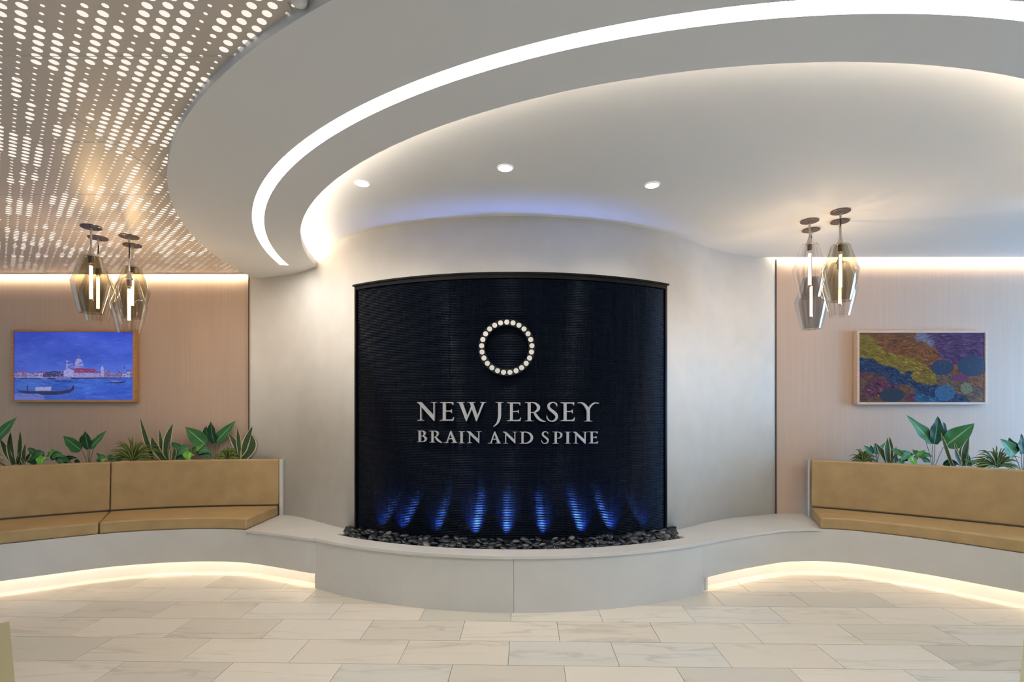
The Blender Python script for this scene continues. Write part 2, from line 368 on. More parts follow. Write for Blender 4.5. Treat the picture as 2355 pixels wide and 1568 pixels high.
pa, pb = arc(RI, A1, A1 + 1, 2)[0], arc(RO, A1, A1 + 1, 2)[0]; g.add([(*pa, ZS), (*pb, ZS), (*pb, ZC), (*pa, ZC)], [(0, 1, 2, 3)])
o = g.mk('ceiling_soffit', [M['soffit'], M['lip']]); tag(o, 'curved grey white ring soffit with a glowing slot', 'ceiling', kind='structure')
def arcsolid(r0, r1, z0, z1, a0, a1, n): return G().strip(arc(r0, a0, a1, n), arc(r1, a0, a1, n), z0, z1)
o = arcsolid(LI_ + .001, LO_ - .001, ZS + .004, ZS + .02, AS + .05, A1, N).mk('strip_light', M['strip']); tag(o, 'long curved glowing white strip light recessed in ring soffit', 'light')
o = arcsolid(RI + .07, RI + .09, ZS + .034, ZS + .052, A0 + 3, A1, N).mk('cove_light', M['cove']); tag(o, 'hidden cove light on the inner edge of the ring soffit', 'light')

# perforated ceiling, panel by panel; every hole is cut out of the sheet
pc = empty('ceiling_perforated', (-3, 3, ZP)); tag(pc, 'backlit perforated metal ceiling at the left', 'ceiling', kind='structure')
HX, HY = .0695, .03514
Y0, X0 = 1.7344, -1.630
def hole_d(X, Y):
    a, b = (X - Y) * .7071, (X + Y) * .7071                    # runs stretch along -X,+Y
    v = mnoise.noise(Vector((a * 3.4, b * 11.5, 3.3))) + .35 * mnoise.noise(Vector((a * 7, b * 20, 9.1)))
    return .0325 if v > .10 else (.0215 if v > .03 else .0137)
panels = {}
NS = 12
def in_perf(X, Y):
    return math.hypot(X - C0[0], Y - C0[1]) > RO - .055 and -5.9 < X < 1.6 and Y < 5.085
for j in range(-16, 98):
    Y = Y0 + j * HY
    for i in range(-64, 48):
        X = X0 + i * HX + (HX / 2 if j % 2 else 0)
        if X < -1.15 * Y - 1.7: continue
        if not in_perf(X, Y): continue
        key = (math.floor((X + 2.005 + .003) / 1.265), math.floor((Y - 1.981 + .003) / .6326))
        g = panels.setdefault(key, G())
        d = hole_d(X, Y) / 2; x0, x1, y0, y1 = X - HX / 2, X + HX / 2, Y - HY / 2, Y + HY / 2
        ring = [(X + d * cos(2 * pi * (k + .5) / NS), Y + d * sin(2 * pi * (k + .5) / NS)) for k in range(NS)]
        # outer points of the cell in matching directions
        cor = [(x1, y0), (x1, Y), (x1, y1), (X + HX / 6, y1), (X - HX / 6, y1), (x0, y1), (x0, Y), (x0, y0), (X - HX / 6, y0), (X + HX / 6, y0)]
        v = [(*p, ZP) for p in ring] + [(*p, ZP) for p in cor]
        m_ = [NS - 1, 0, 1, 3, 3, 5, 5, 6, 8, 9]
        f = []
        # stitch ring (12) and border (10): walk both by angle
        ri = [(2 * pi * (k + .5) / NS, k) for k in range(NS)]; ci = sorted((math.atan2((p[1] - Y) * 1.98, p[0] - X) % (2 * pi), NS + k) for k, p in enumerate(cor))
        a = b = 0
        while a < NS or b < len(ci):
            ra, rb_ = ri[a % NS][1], ci[b % len(ci)][1]
            na = ri[a % NS][0] + (2 * pi if a >= NS else 0); nb = ci[b % len(ci)][0] + (2 * pi if b >= len(ci) else 0)
            na2 = ri[(a + 1) % NS][0] + 2 * pi * ((a + 1) // NS); nb2 = ci[(b + 1) % len(ci)][0] + 2 * pi * ((b + 1) // len(ci))
            if a < NS and (b >= len(ci) or na2 <= nb2): f.append((ra, rb_, ri[(a + 1) % NS][1])); a += 1
            else: f.append((ra, rb_, ci[(b + 1) % len(ci)][1])); b += 1
        g.add(v, f)
for key, g in sorted(panels.items()): g.mk('panel', M['panelmetal'], pc)
def clipseam(p, q, n=60):
    pts = [tuple(a + (b - a) * i / n for a, b in zip(p, q)) for i in range(n + 1)]
    pts = [t for t in pts if in_perf(*t) and t[0] > -1.15 * t[1] - 1.7]
    return (pts[0], pts[-1]) if len(pts) > 1 else None
for q in [clipseam((-5.9, 1.981 + .6326 * k), (1.5, 1.981 + .6326 * k), 200) for k in range(-1, 5)] + [clipseam((-2.005 - 1.265 * k, 1.2), (-2.005 - 1.265 * k, 5.12), 200) for k in range(3)]:
    if q:
        (xa, ya), (xb, yb) = q; e = .0009
        G().box(min(xa, xb) - e, max(xa, xb) + e, min(ya, yb) - e, max(ya, yb) + e, ZP - .0016, ZP - .0002).mk('panel_seam', M['lip'], pc)
G().box(-6.4, 1.7, 1.0, 5.10, ZP + .16, ZP + .18).mk('light_box', M['box'], pc)
G().box(-6.2, -2.5, 5.104, 5.140, ZP, ZP + .004).box(-6.2, -2.5, 5.104, 5.110, ZP, ZP + .16).mk('edge_and_baffle', M['panelmetal'], pc)  # ceiling edge, plus an unseen plate added to block slot light from the holes
o = G().box(-7, 7.5, -4, 1.18, ZP, ZP + .05).box(1.6, 7.5, 1.1, 1.75, ZP, ZP + .05).box(-7, -5.9, 1.1, 5.3, ZP, ZP + .05).mk('ceiling_entrance', M['ceiling']); tag(o, 'plain ceiling above the entrance behind the viewer', 'ceiling', kind='structure')
# slot lights over the wood walls
o = G().box(-6.3, -2.62, 5.118, 5.134, ZP + .012, ZP + .026).mk('wall_wash_light', M['slotL']); tag(o, 'hidden strip light washing the left wood wall from the ceiling slot', 'light')
o = G().box(2.62, 6.3, 4.985, 5.003, ZC + .030, ZC + .046).mk('wall_wash_light', M['slotR']); tag(o, 'hidden strip light washing the right wood wall from the ceiling slot', 'light')

# sprinkler cover by the soffit edge
p = at(690, -4, 0) ; Yk = F * 1.347 / (YH + 6); sp_ = ((688 - CX) / F * Yk, Yk)
o = empty('smoke_detector', (*sp_, ZP - .03)); tag(o, 'small white dome detector on the perforated ceiling beside the soffit', 'detector')
G().lathe([(.026, 0), (.026, -.012), (.022, -.022), (.012, -.028), (.002, -.030)], (*sp_, ZP), 20).mk('dome', M['white'], o, smooth=True)
G().tube([(sp_[0] - .045, sp_[1] + .02, ZP), (sp_[0] - .035, sp_[1] + .03, ZP - .02), (sp_[0] - .028, sp_[1] + .032, ZP - .012)], .003).mk('wire_hook', M['silver'], o)

# ------------------------------------------------------------------ water wall
PR = WR + .03
def pan(x_from, x_to, r, n):
    a0, a1 = math.asin((x_from - WC[0]) / PR), math.asin((x_to - WC[0]) / PR)
    return [(WC[0] + r * sin(a0 + (a1 - a0) * i / (n - 1)), WC[1] - r * cos(a0 + (a1 - a0) * i / (n - 1))) for i in range(n)]
ww = empty('water_wall', (0, 3.95, .33)); tag(ww, 'tall black ribbed water wall curving out of the white wall', 'fountain')
XL, XR, ZB, ZT = -1.296, 1.266, .33, 2.397
G().strip(pan(XL, XR, PR - .012, 40), pan(XL, XR, WR - .06, 40), ZB, ZT + .01).mk('backing', M['black'], ww)
RB = .0125
for xa, xb in ((XL + .016, -.4745), (-.4715, .4015), (.4045, XR - .016)):
    v = []; f = []; nc = 26; rows = []
    nr = int((ZT - ZB) / RB)
    for k in range(nr):
        for t, d in ((0, -.0035), (.14, .0), (.5, .0022), (.86, .0)): rows.append((ZB + (k + t) * RB, d))
    rows.append((ZB + nr * RB, -.0035))
    cols = [pan(xa, xb, PR + d, nc) for d in (-.0035, 0, .0022)]; ix = {-.0035: 0, .0: 1, .0022: 2}
    for z, d in rows: v += [(*p, z) for p in cols[ix[d]]]
    for r_ in range(len(rows) - 1):
        for c in range(nc - 1): a = r_ * nc + c; f.append((a, a + 1, a + nc + 1, a + nc))
    mk('ribbed_panel', v, f, M['water'], ww, smooth=True)
G().strip(pan(XL - .012, XR + .012, PR + .022, 48), pan(XL - .012, XR + .012, WR - .03, 48), ZT + .028, ZT + .042).strip(pan(XL, XR, PR + .012, 48), pan(XL, XR, WR - .03, 48), ZT - .002, ZT + .03).mk('header', M['black'], ww)
for xa, xb in ((XL, XL + .016), (XR - .016, XR)): G().strip(pan(xa, xb, PR + .012, 3), pan(xa, xb, WR - .03, 3), ZB, ZT + .02).mk('side_frame', M['black'], ww)

# ring emblem
def onpanel(x, y, out):
    u = (x - CX) / F; r = PR + out                              # ray (u*t, t) meets the circle around WC
    A = u * u + 1; B = -2 * (u * WC[0] + WC[1]); Cc = WC[0] ** 2 + WC[1] ** 2 - r * r
    t = (-B - math.sqrt(B * B - 4 * A * Cc)) / (2 * A); return Vector((u * t, t, H + (YH - y) / F * t))
rc = onpanel(1165.5, 798.5, .045); PM = rc.y / F
em = empty('ring_emblem', rc); tag(em, 'round black ring set with pale dots above the lettering', 'emblem')
def disc_ring(ri, ro, y0, y1, n=64):
    v = []; f = []
    for k in range(n):
        c, s_ = cos(2 * pi * k / n), sin(2 * pi * k / n)
        for r_, y in ((ri, y0), (ro, y0), (ro, y1), (ri, y1)): v.append((rc.x + r_ * c, y, rc.z + r_ * s_))
    for k in range(n):
        a, b = 4 * k, 4 * ((k + 1) % n)
        for e in range(4): f.append((a + e, a + (e + 1) % 4, b + (e + 1) % 4, b + e))
    return v, f
v, f = disc_ring(50 * PM, 65.5 * PM, rc.y, rc.y + .034); mk('ring_band', v, f, M['ringblack'], em, org=rc)
for k in range(4):
    a = pi / 4 + k * pi / 2; q = Vector((rc.x + 58 * PM * cos(a), rc.y + .03, rc.z + 58 * PM * sin(a)))
    G().tube([q, q + Vector((0, .05, 0))], .006).mk('standoff', M['black'], em)
dm = None
for k in range(25):
    a = pi / 2 - 2 * pi * k / 25; q = Vector((rc.x + 57.9 * PM * cos(a), rc.y, rc.z + 57.9 * PM * sin(a)))
    if dm is None:
        n = 20; rr = 5.8 * PM
        d_ = mk('dot', [(q.x + rr * cos(2 * pi * i / n), q.y - .0012, q.z + rr * sin(2 * pi * i / n)) for i in range(n)] + [(q.x + rr * cos(2 * pi * i / n), q.y + .001, q.z + rr * sin(2 * pi * i / n)) for i in range(n)],
                [tuple(range(n))] + [(i, n + i, n + (i + 1) % n, (i + 1) % n) for i in range(n)], M['dot'], em, org=q); dm = d_.data
    else:
        d_ = bpy.data.objects.new('dot', dm); link(d_, em, q)

# raised serif letters
def ribbon(P, n=7):
    Q = catmull(P, n); L, Rr = [], []
    for i, p in enumerate(Q):
        a, b = Q[max(i - 1, 0)], Q[min(i + 1, len(Q) - 1)]; t = Vector((b[0] - a[0], b[1] - a[1])); t = t.normalized() if t.length else Vector((1, 0))
        L.append((p[0] - t.y * p[2] / 2, p[1] + t.x * p[2] / 2)); Rr.append((p[0] + t.y * p[2] / 2, p[1] - t.x * p[2] / 2))
    return [[L[i], L[i + 1], Rr[i + 1], Rr[i]] for i in range(len(Q) - 1)]
def ser_t(x0, x1, a, b, y, s=1): return [[(x0, y), (x1, y), (x1, y + 9 * s), (b + 8 * s, y + 15 * s), (b, y + 26 * s), (a, y + 26 * s), (a - 8 * s, y + 15 * s), (x0, y + 9 * s)]]
def ser_b(x0, x1, a, b, y, s=1): return [[(x0, y), (x1, y), (x1, y - 9 * s), (b + 8 * s, y - 15 * s), (b, y - 26 * s), (a, y - 26 * s), (a - 8 * s, y - 15 * s), (x0, y - 9 * s)]]
def mv(S, dx, dy, sx=1, sy=1, ox=0, oy=0): return [[(ox + (x - ox) * sx + dx, oy + (y - oy) * sy + dy) for x, y in q] for q in S]
Nn = [[(183, 238), (272, 238), (580, 562), (580, 668), (566, 668), (258, 318), (225, 272), (183, 249)], [(256, 310), (281, 338), (281, 640), (256, 640)], [(555, 250), (580, 250), (580, 668), (555, 640)]] + ser_b(195, 335, 254, 283, 656) + ser_t(488, 638, 553, 582, 238)
Ee = [[(766, 240), (832, 240), (832, 656), (766, 656)], [(700, 238), (1000, 238), (1000, 306), (986, 306), (974, 274), (950, 262), (760, 262), (700, 249)],
      [(830, 432), (930, 430), (952, 418), (962, 400), (968, 400), (968, 486), (962, 486), (950, 464), (930, 455), (830, 455)], [(700, 660), (1000, 660), (1019, 580), (1005, 580), (985, 618), (950, 632), (760, 634), (700, 650)]]
Ww = [[(1075, 238), (1258, 238), (1258, 248), (1216, 258), (1326, 566), (1304, 672), (1292, 672), (1135, 266), (1115, 252), (1075, 248)], [(1304, 672), (1306, 590), (1402, 338), (1430, 380)],
      [(1315, 238), (1505, 238), (1505, 248), (1452, 258), (1554, 556), (1532, 672), (1518, 672), (1378, 266), (1355, 252), (1315, 248)], [(1532, 672), (1534, 572), (1652, 262), (1612, 248), (1612, 238), (1748, 238), (1748, 248), (1696, 264)]]
Jj = ribbon([(2050, 250, 70), (2050, 400, 70), (2050, 520, 70), (2040, 610, 66), (2006, 700, 48), (1962, 752, 32), (1908, 792, 12)]) + ser_t(1955, 2145, 2012, 2088, 238)
Rr_ = [[(527, 245), (595, 245), (595, 665), (527, 665)], [(465, 240), (600, 240), (600, 264), (520, 262), (465, 251)]] + ser_b(465, 660, 520, 602, 672) + ribbon([(560, 250, 20), (640, 250, 22), (715, 278, 44), (772, 350, 70), (748, 425, 56), (680, 466, 26), (590, 478, 14)]) + ribbon([(672, 462, 40), (715, 540, 60), (785, 622, 55), (860, 664, 38), (936, 680, 12)])
Ss = ribbon([(1190, 334, 10), (1174, 285, 30), (1130, 252, 24), (1070, 250, 30), (1015, 285, 48), (998, 340, 56), (1030, 400, 64), (1095, 452, 68), (1160, 510, 68), (1184, 575, 54), (1152, 640, 42), (1084, 672, 26), (1010, 652, 24), (968, 600, 24), (960, 542, 10)])
Yy = ribbon([(1660, 264, 10), (1720, 252, 22), (1790, 280, 42), (1850, 345, 60), (1890, 420, 62), (1898, 500, 60), (1898, 668, 60)]) + ribbon([(1903, 440, 46), (1925, 372, 36), (1978, 302, 30), (2050, 260, 24), (2137, 266, 9)]) + ser_b(1808, 1985, 1866, 1930, 676)
Bb = [[(220, 888), (268, 888), (268, 1136), (220, 1136)], [(192, 884), (275, 884), (275, 898), (192, 893)], [(190, 1140), (275, 1140), (275, 1126), (190, 1131)]] + ribbon([(250, 891, 13), (305, 893, 17), (348, 925, 38), (350, 968, 36), (310, 1004, 16), (260, 1008, 10)]) + ribbon([(260, 1008, 12), (325, 1012, 20), (374, 1050, 42), (372, 1096, 40), (325, 1130, 18), (250, 1134, 12)])
R2 = [[(510, 892), (555, 892), (555, 1146), (510, 1146)], [(462, 888), (560, 888), (560, 902), (462, 897)]] + ser_b(462, 590, 506, 559, 1151, .7) + ribbon([(540, 894, 13), (595, 896, 17), (645, 930, 38), (644, 980, 38), (600, 1024, 18), (550, 1034, 10)]) + ribbon([(598, 1020, 30), (638, 1084, 40), (690, 1130, 34), (740, 1160, 10)])
Aa = [[(845, 1152), (928, 912), (944, 890), (958, 918), (868, 1152)], [(928, 912), (944, 890), (952, 890), (1068, 1152), (1002, 1152)], [(885, 1058), (1005, 1058), (1005, 1076), (880, 1076)]] + ser_b(788, 890, 843, 868, 1160, .7) + ser_b(960, 1085, 998, 1066, 1160, .7)
Ii = [[(1165, 905), (1215, 905), (1215, 1162), (1165, 1162)]] + ser_t(1130, 1255, 1162, 1218, 902, .7) + ser_b(1130, 1255, 1162, 1218, 1167, .7)
N2 = [[(1308, 900), (1375, 900), (1590, 1098), (1590, 1168), (1578, 1168), (1362, 955), (1340, 925), (1308, 910)], [(1360, 940), (1382, 965), (1382, 1156), (1360, 1156)], [(1568, 910), (1590, 910), (1590, 1168), (1568, 1150)]] + ser_b(1318, 1422, 1358, 1384, 1165, .7) + ser_t(1525, 1634, 1566, 1592, 902, .7)
Dd = [[(385, 912), (435, 912), (435, 1174), (385, 1174)], [(345, 908), (445, 908), (445, 922), (345, 917)], [(345, 1177), (445, 1177), (445, 1163), (345, 1168)]] + ribbon([(430, 915, 16), (510, 922, 26), (585, 962, 46), (622, 1036, 56), (596, 1112, 48), (520, 1162, 26), (420, 1170, 14)])
Pp = [[(1138, 912), (1185, 912), (1185, 1172), (1138, 1172)], [(1090, 908), (1195, 908), (1195, 922), (1090, 917)]] + ser_b(1090, 1225, 1134, 1189, 1178, .7) + ribbon([(1178, 915, 14), (1235, 920, 20), (1284, 958, 40), (1283, 1010, 38), (1242, 1052, 18), (1192, 1060, 9)])
DX = 220 * 9.8125
letters = [Nn, Ee, Ww, Jj, mv(Ee, -640 + DX, 9), mv(Rr_, DX, 0), mv(Ss, DX, 0), mv(Ee, 575 + DX, 9), mv(Yy, DX, 0),
           Bb, R2, Aa, Ii, N2, mv(Aa, 995, 11), mv(N2, 817, 8), mv(Dd, DX, 0), mv(Ss, 835 - 950 + DX, 900 - 235, .645, .63, 950, 235), mv(Pp, DX, 0), mv(Ii, 242 + DX, 9), mv(N2, 245 + DX, 9), mv(Ee, 1912 - 700 + DX, 906 - 238, .644, .633, 700, 238)]
lt = empty('sign_lettering', onpanel(1170, 1020, .03)); tag(lt, 'silver raised serif letters in two lines on the black water wall', 'sign')
for S in letters:
    v = []; f = []
    for q in S:
        n = len(q); b = len(v); px = [(940 + x / 9.8125, 900 + y / 9.8125) for x, y in q]
        area2 = sum(px[i][0] * px[(i + 1) % n][1] - px[(i + 1) % n][0] * px[i][1] for i in range(n))
        if area2 < 0: px = px[::-1]
        fr = [onpanel(x, y, .030) for x, y in px]; v += fr
        for p in fr:
            d = Vector((WC[0] - p.x, WC[1] - p.y, 0)).normalized(); v.append(p + d * .016)
        f += [tuple(range(b + n - 1, b - 1, -1))] + [(b + i, b + (i + 1) % n, b + n + (i + 1) % n, b + n + i) for i in range(n)]
    mk('letter', v, f, M['silver'], lt)

# ------------------------------------------------------------------ fountain basin, pebbles, uplights
BC, BR = (.054, 6.386), 2.779
def bas(r, xa, xb, n):
    a0, a1 = math.asin((xa - BC[0]) / r), math.asin((xb - BC[0]) / r)
    return [(BC[0] + r * sin(a0 + (a1 - a0) * i / (n - 1)), BC[1] - r * cos(a0 + (a1 - a0) * i / (n - 1))) for i in range(n)]
fb = empty('fountain_basin', (0, 4, 0)); tag(fb, 'white curved basin holding black pebbles below the water wall', 'basin')
for xa, xb in ((-1.556, .0115), (.0135, 1.452)):
    G().strip(bas(BR, xa, xb, 28), bas(BR - .05, xa * .99, xb * .99, 28), 0, .374).mk('front_panel', M['solid'], fb)
G().box(-1.54, -1.50, 4.12, 4.5, 0, .373).mk('end_panel', M['solid'], fb); G().box(1.40, 1.44, 4.0, 4.5, 0, .373).mk('end_panel', M['solid'], fb)
G().strip(bas(BR + .012, -1.568, 1.464, 60), bas(2.62, -1.445, 1.392, 60), .374, .398).mk('rim', M['solid'], fb, bevel=.002)
G().strip(bas(2.622, -1.44, 1.39, 40), bas(2.612, -1.44, 1.39, 40), .30, .394).mk('liner', M['liner'], fb)
fa_ = bas(2.61, -1.40, 1.36, 30); ba_ = [(p[0], WC[1] - math.sqrt((PR - .004) ** 2 - (p[0] - WC[0]) ** 2)) for p in fa_]; nb_ = len(fa_)
mk('gravel_bed', [(*p, .355) for p in fa_] + [(*p, .425) for p in ba_] + [(*p, .32) for p in fa_] + [(*p, .32) for p in ba_],
   [(i, i + 1, nb_ + i + 1, nb_ + i) for i in range(nb_ - 1)] + [(2 * nb_ + i, 3 * nb_ + i, 3 * nb_ + i + 1, 2 * nb_ + i + 1) for i in range(nb_ - 1)] + [(i, 2 * nb_ + i, 2 * nb_ + i + 1, i + 1) for i in range(nb_ - 1)], M['liner'], fb)
for xa, xb in ((-1.375, -1.305), (1.275, 1.375)): G().strip(pan(xa, xb, WR + .028, 5), pan(xa, xb, WR + .002, 5), .33, .425 if xa < 0 else .43).mk('tray_plate', M['black'], fb)

PM_ = [mat('pebble_black', (.012, .014, .017), .25), mat('pebble_slate', (.032, .037, .043), .28), mat('pebble_grey', (.12, .115, .105), .35)]
peb = []
for k in range(7):
    bm = bmesh.new(); bmesh.ops.create_icosphere(bm, subdivisions=2, radius=1)
    for vv in bm.verts:
        d = 1 + .16 * mnoise.noise(vv.co * 1.1 + Vector((k * 7, 0, 0))); vv.co = Vector((vv.co.x * d * .033, vv.co.y * d * .024, vv.co.z * d * .0125))
    me = bpy.data.meshes.new('pebble'); bm.to_mesh(me); bm.free(); me.materials.append(PM_[0 if k < 4 else (1 if k < 6 else 2)])
    me.polygons.foreach_set('use_smooth', [True] * len(me.polygons)); peb.append(me)
spots = []; tries = 0
UPX = [865, 914, 994, 1088, 1164, 1253, 1347, 1418, 1494]
up = []
for x in UPX:
    u = (x - CX) / F; p0 = onpanel(x, 1200, .055); up.append((p0.x, p0.y))
LAY = ((.361, .042, 150), (.379, .045, 140))
for z, dmin, cnt in LAY:
    lay = []; tries = 0
    while len(lay) < cnt and tries < 30000:
        tries += 1; x = random.uniform(-1.345, 1.315); yb = BC[1] - math.sqrt(2.615 ** 2 - (x - BC[0]) ** 2) + .028
        yf = WC[1] - math.sqrt((PR + .02) ** 2 - (x - WC[0]) ** 2) - .012 if XL - .01 < x < XR + .01 else yb + .2
        if yf - yb < .02: continue
        y = random.uniform(yb, min(yf, yb + .27))
        if any(math.hypot(x - a, y - b) < .042 for a, b in up): continue
        if any((x - a) ** 2 + ((y - b) * 1.25) ** 2 < dmin ** 2 for a, b in lay): continue
        lay.append((x, y))
    for x, y in lay:
        yb = BC[1] - math.sqrt(2.61 ** 2 - (x - BC[0]) ** 2); yf = WC[1] - math.sqrt(PR ** 2 - (x - WC[0]) ** 2)
        spots.append((x, y, z + (.07 if XL + .03 < x < XR - .03 else .03) * min(1, max(0, (y - yb) / (yf - yb))) + random.uniform(0, .006)))
for i, (x, y, z) in enumerate(spots):
    pk = random.choice((0, 1, 2, 3, 4, 5, 0, 1, 4, 5, 4, 6)); o = bpy.data.objects.new('pebble', peb[pk]); link(o, None, (x, y, z))
    s_ = random.uniform(.85, 1.4); o.scale = (s_, s_, s_ * random.uniform(.9, 1.25)); o.rotation_euler = (random.uniform(-.5, .5), random.uniform(-.5, .5), random.uniform(0, pi))
    tag(o, 'smooth %s river pebble in the bed at the foot of the water wall' % ('black' if pk < 4 else ('slate grey' if pk < 6 else 'pale grey')), 'pebble', 'river pebbles in the fountain basin')
ordn = ['first', 'second', 'third', 'fourth', 'fifth', 'sixth', 'seventh', 'eighth', 'ninth']
for i, (x, y) in enumerate(up):
    o = empty('uplight', (x, y, .375)); tag(o, ordn[i] + ' black blue-glowing uplight from the left among the fountain pebbles', 'light', 'blue uplights at the foot of the water wall')
    G().lathe([(.022, 0), (.022, .05), (.026, .052), (.026, .06), (.019, .06), (.018, .054)], (x, y, .375), 16).mk('housing', M['liner'], o, smooth=False)
    l = bpy.data.lights.new('uplight_beam', 'SPOT'); l.energy = P_BLUE * (.6, .8, .35, 1.2, .8, .7, 1.1, 1.1, .45)[i]; l.color = (.10, .25, 1.0); l.spot_size = R(64); l.spot_blend = 1; l.shadow_soft_size = .024
    lo = bpy.data.objects.new('uplight_beam', l); link(lo, o, (x, y, .445)); d = Vector((WC[0] - x, WC[1] - y, 0)).normalized()
    lean = (.10, .06, .03, 0, 0, 0, -.03, -.06, -.10)[i]
    aim = Vector((lean, 0, 1)) + d * .36; lo.rotation_euler = aim.to_track_quat('-Z', 'Y').to_euler()

# ------------------------------------------------------------------ benches
ZL, ZU, ZSEAT, ZBK = .393, .116, .488, .931
BACK_L = catmull([(-5.9, 3.28), (-5.0, 3.87), (-4.266, 4.36), (-3.97, 4.55), (-3.647, 4.73), (-3.254, 4.878), (-2.78, 4.965), (-2.243, 5.013)], 6)
BACK_R = catmull([(2.822, 4.93), (3.10, 4.77), (3.39, 4.573), (3.757, 4.285), (4.009, 4.06), (4.40, 3.68), (4.95, 3.1)], 6)
def cushion(name, fr, bk, z0, z1, parent, dz_back=0, tilt=0, bev=.016):
    """upholstered block between plan curves; the top leans back by tilt"""
    n = 24; a, b = resample(fr, n), resample(bk, n); v = []; f = []; m_ = 3
    for i in range(n):
        nrm = Vector((b[i][0] - a[i][0], b[i][1] - a[i][1])).normalized()
        t = (nrm.x * tilt, nrm.y * tilt)
        v += [(*a[i], z0), (a[i][0] + t[0], a[i][1] + t[1], z1), (b[i][0] + t[0], b[i][1] + t[1], z1 + dz_back), (*b[i], z0)]
    for i in range(n - 1):
        p, q = 4 * i, 4 * i + 4
        f += [(p, q, q + 1, p + 1), (p + 1, q + 1, q + 2, p + 2), (p + 2, q + 2, q + 3, p + 3), (p + 3, q + 3, q, p)]
    f += [(0, 1, 2, 3), (4 * n - 4, 4 * n - 1, 4 * n - 2, 4 * n - 3)]
    return mk(name, v, f, M['leather'], parent, bevel=bev, seg=4)
def bench(side, base, kick, back, label):
    L = side == 'l'
    root = empty('curved_bench', ((-3, 4.6, 0) if L else (3, 4.5, 0))); tag(root, label, 'bench')
    for x0_, x1_, zt_ in ((base[0][0], -2.241, ZL - .0015), (-2.241, base[-1][0], ZL - .023)) if L else ((base[0][0], 2.626, ZL - .023), (2.626, base[-1][0], ZL - .0015)):
        q = sub(base, x0_, x1_); G().strip(q, offs(q, .03), ZU, zt_).mk('base_panel', M['solid'], root)
    G().strip(offs(base, .031), offs(base, .30), .262, .274).mk('base_bottom', M['solid'], root)
    G().strip(kick, offs(kick, .03), 0, .262).mk('toe_kick', M['white'], root)
    G().strip(offs(base, .056), offs(base, .070), .246, .2615).mk('led_strip', M['kick'], root)
    # ledge between the cushion and the basin
    if L:
        fr = sub(base, -2.241, -1.54); poly = offs(fr, -.011) + [(-1.36, 4.30), (-1.30, 4.36)] + [p for p in WALL if -2.24 < p[0] < -1.33][::-1] + [(-2.241, 5.07)]
    else:
        fr = sub(base, 1.44, 2.626); poly = offs(fr, -.011) + [(2.66, 4.50), (2.79, 4.86), (2.84, 5.0), (2.84, 5.11), (2.60, 5.11)] + [p for p in WALL if 1.33 < p[0] < 2.57][::-1] + [(1.30, 4.33), (1.32, 4.26)]
    n = len(poly); mk('ledge', [(*p, ZL - .019) for p in poly] + [(*p, ZL) for p in poly], [tuple(range(n))[::-1], tuple(range(n, 2 * n))] + [(i, (i + 1) % n, n + (i + 1) % n, n + i) for i in range(n)], M['solid'], root)
    # deck that carries the cushions
    if L: a = resample(sub(base, -5.4, -2.245), 30); b = resample(sub(back, -5.8, -2.245), 30)
    else: a = resample(sub(base, 2.63, 4.28), 30); b = resample(sub(back, 2.83, 4.9), 30)
    G().strip(offs(a, .031), b, ZL - .018, ZL - .001).mk('deck', M['solid'], root)
    if L:
        segs = [((-5.4, -3.370), (-5.8, -3.650)), ((-3.364, -2.243), (-3.645, -2.245))]
    else:
        segs = [((2.628, 4.28), (2.824, 4.9))]
    for (fa, fb_), (ba, bb) in segs:
        cushion('seat_cushion', offs(sub(base, fa, fb_), .002), sub(back, ba, bb), ZL, ZSEAT, root)
        bk = sub(back, ba, bb); cushion('back_cushion', bk, offs(bk, .072), ZSEAT + .004, ZBK, root, 0, .028)
    bk = sub(back, -5.8, -2.245) if L else sub(back, 2.835, 4.9)
    G().strip(offs(bk, .078), offs(bk, .098), ZL - .1, ZBK - .012).mk('back_board', M['solid'], root)
    if L: G().box(-2.238, -2.205, 5.018, 5.10, ZL, ZBK).mk('end_panel', M['solid'], root)
    else: G().strip([(2.808, 4.945), (2.816, 4.940)], [(2.864, 5.075), (2.872, 5.070)], ZL, ZBK).mk('end_panel', M['solid'], root)
    return root
bench('l', BASE_L, KICK_L, BACK_L, 'curved bench left of the fountain with two tan leather seats and backs')
bench('r', BASE_R, KICK_R, BACK_R, 'curved bench right of the fountain with one long tan leather seat')
# planting troughs behind the bench backs
TR_L = [(x, min(y, 5.15)) for x, y in offs(BACK_L, .20)]; TR_R = offs(BACK_R, .24)
for nm, P, lab, wy in (('l', sub(BACK_L, -5.7, -2.60), 'left planting trough of dark soil behind the tan bench back', 5.20), ('r', sub(BACK_R, 2.90, 4.85), 'right planting trough of dark soil behind the tan bench back', 5.095)):
    pr = empty('planter', (P[len(P) // 2][0], P[len(P) // 2][1] + .3, 0)); tag(pr, lab, 'planter')
    q = offs(P, .11); q = [p for p in q if p[1] < wy - .01]; top = [(p[0] if nm == 'l' else p[0], min(p[1] + .6, wy)) for p in q]
    G().strip(q, top, .84, .865).mk('soil', M['soil'], pr)
    G().strip(q, offs(q, .01), .40, .885).mk('trough_front', M['solid'], pr)

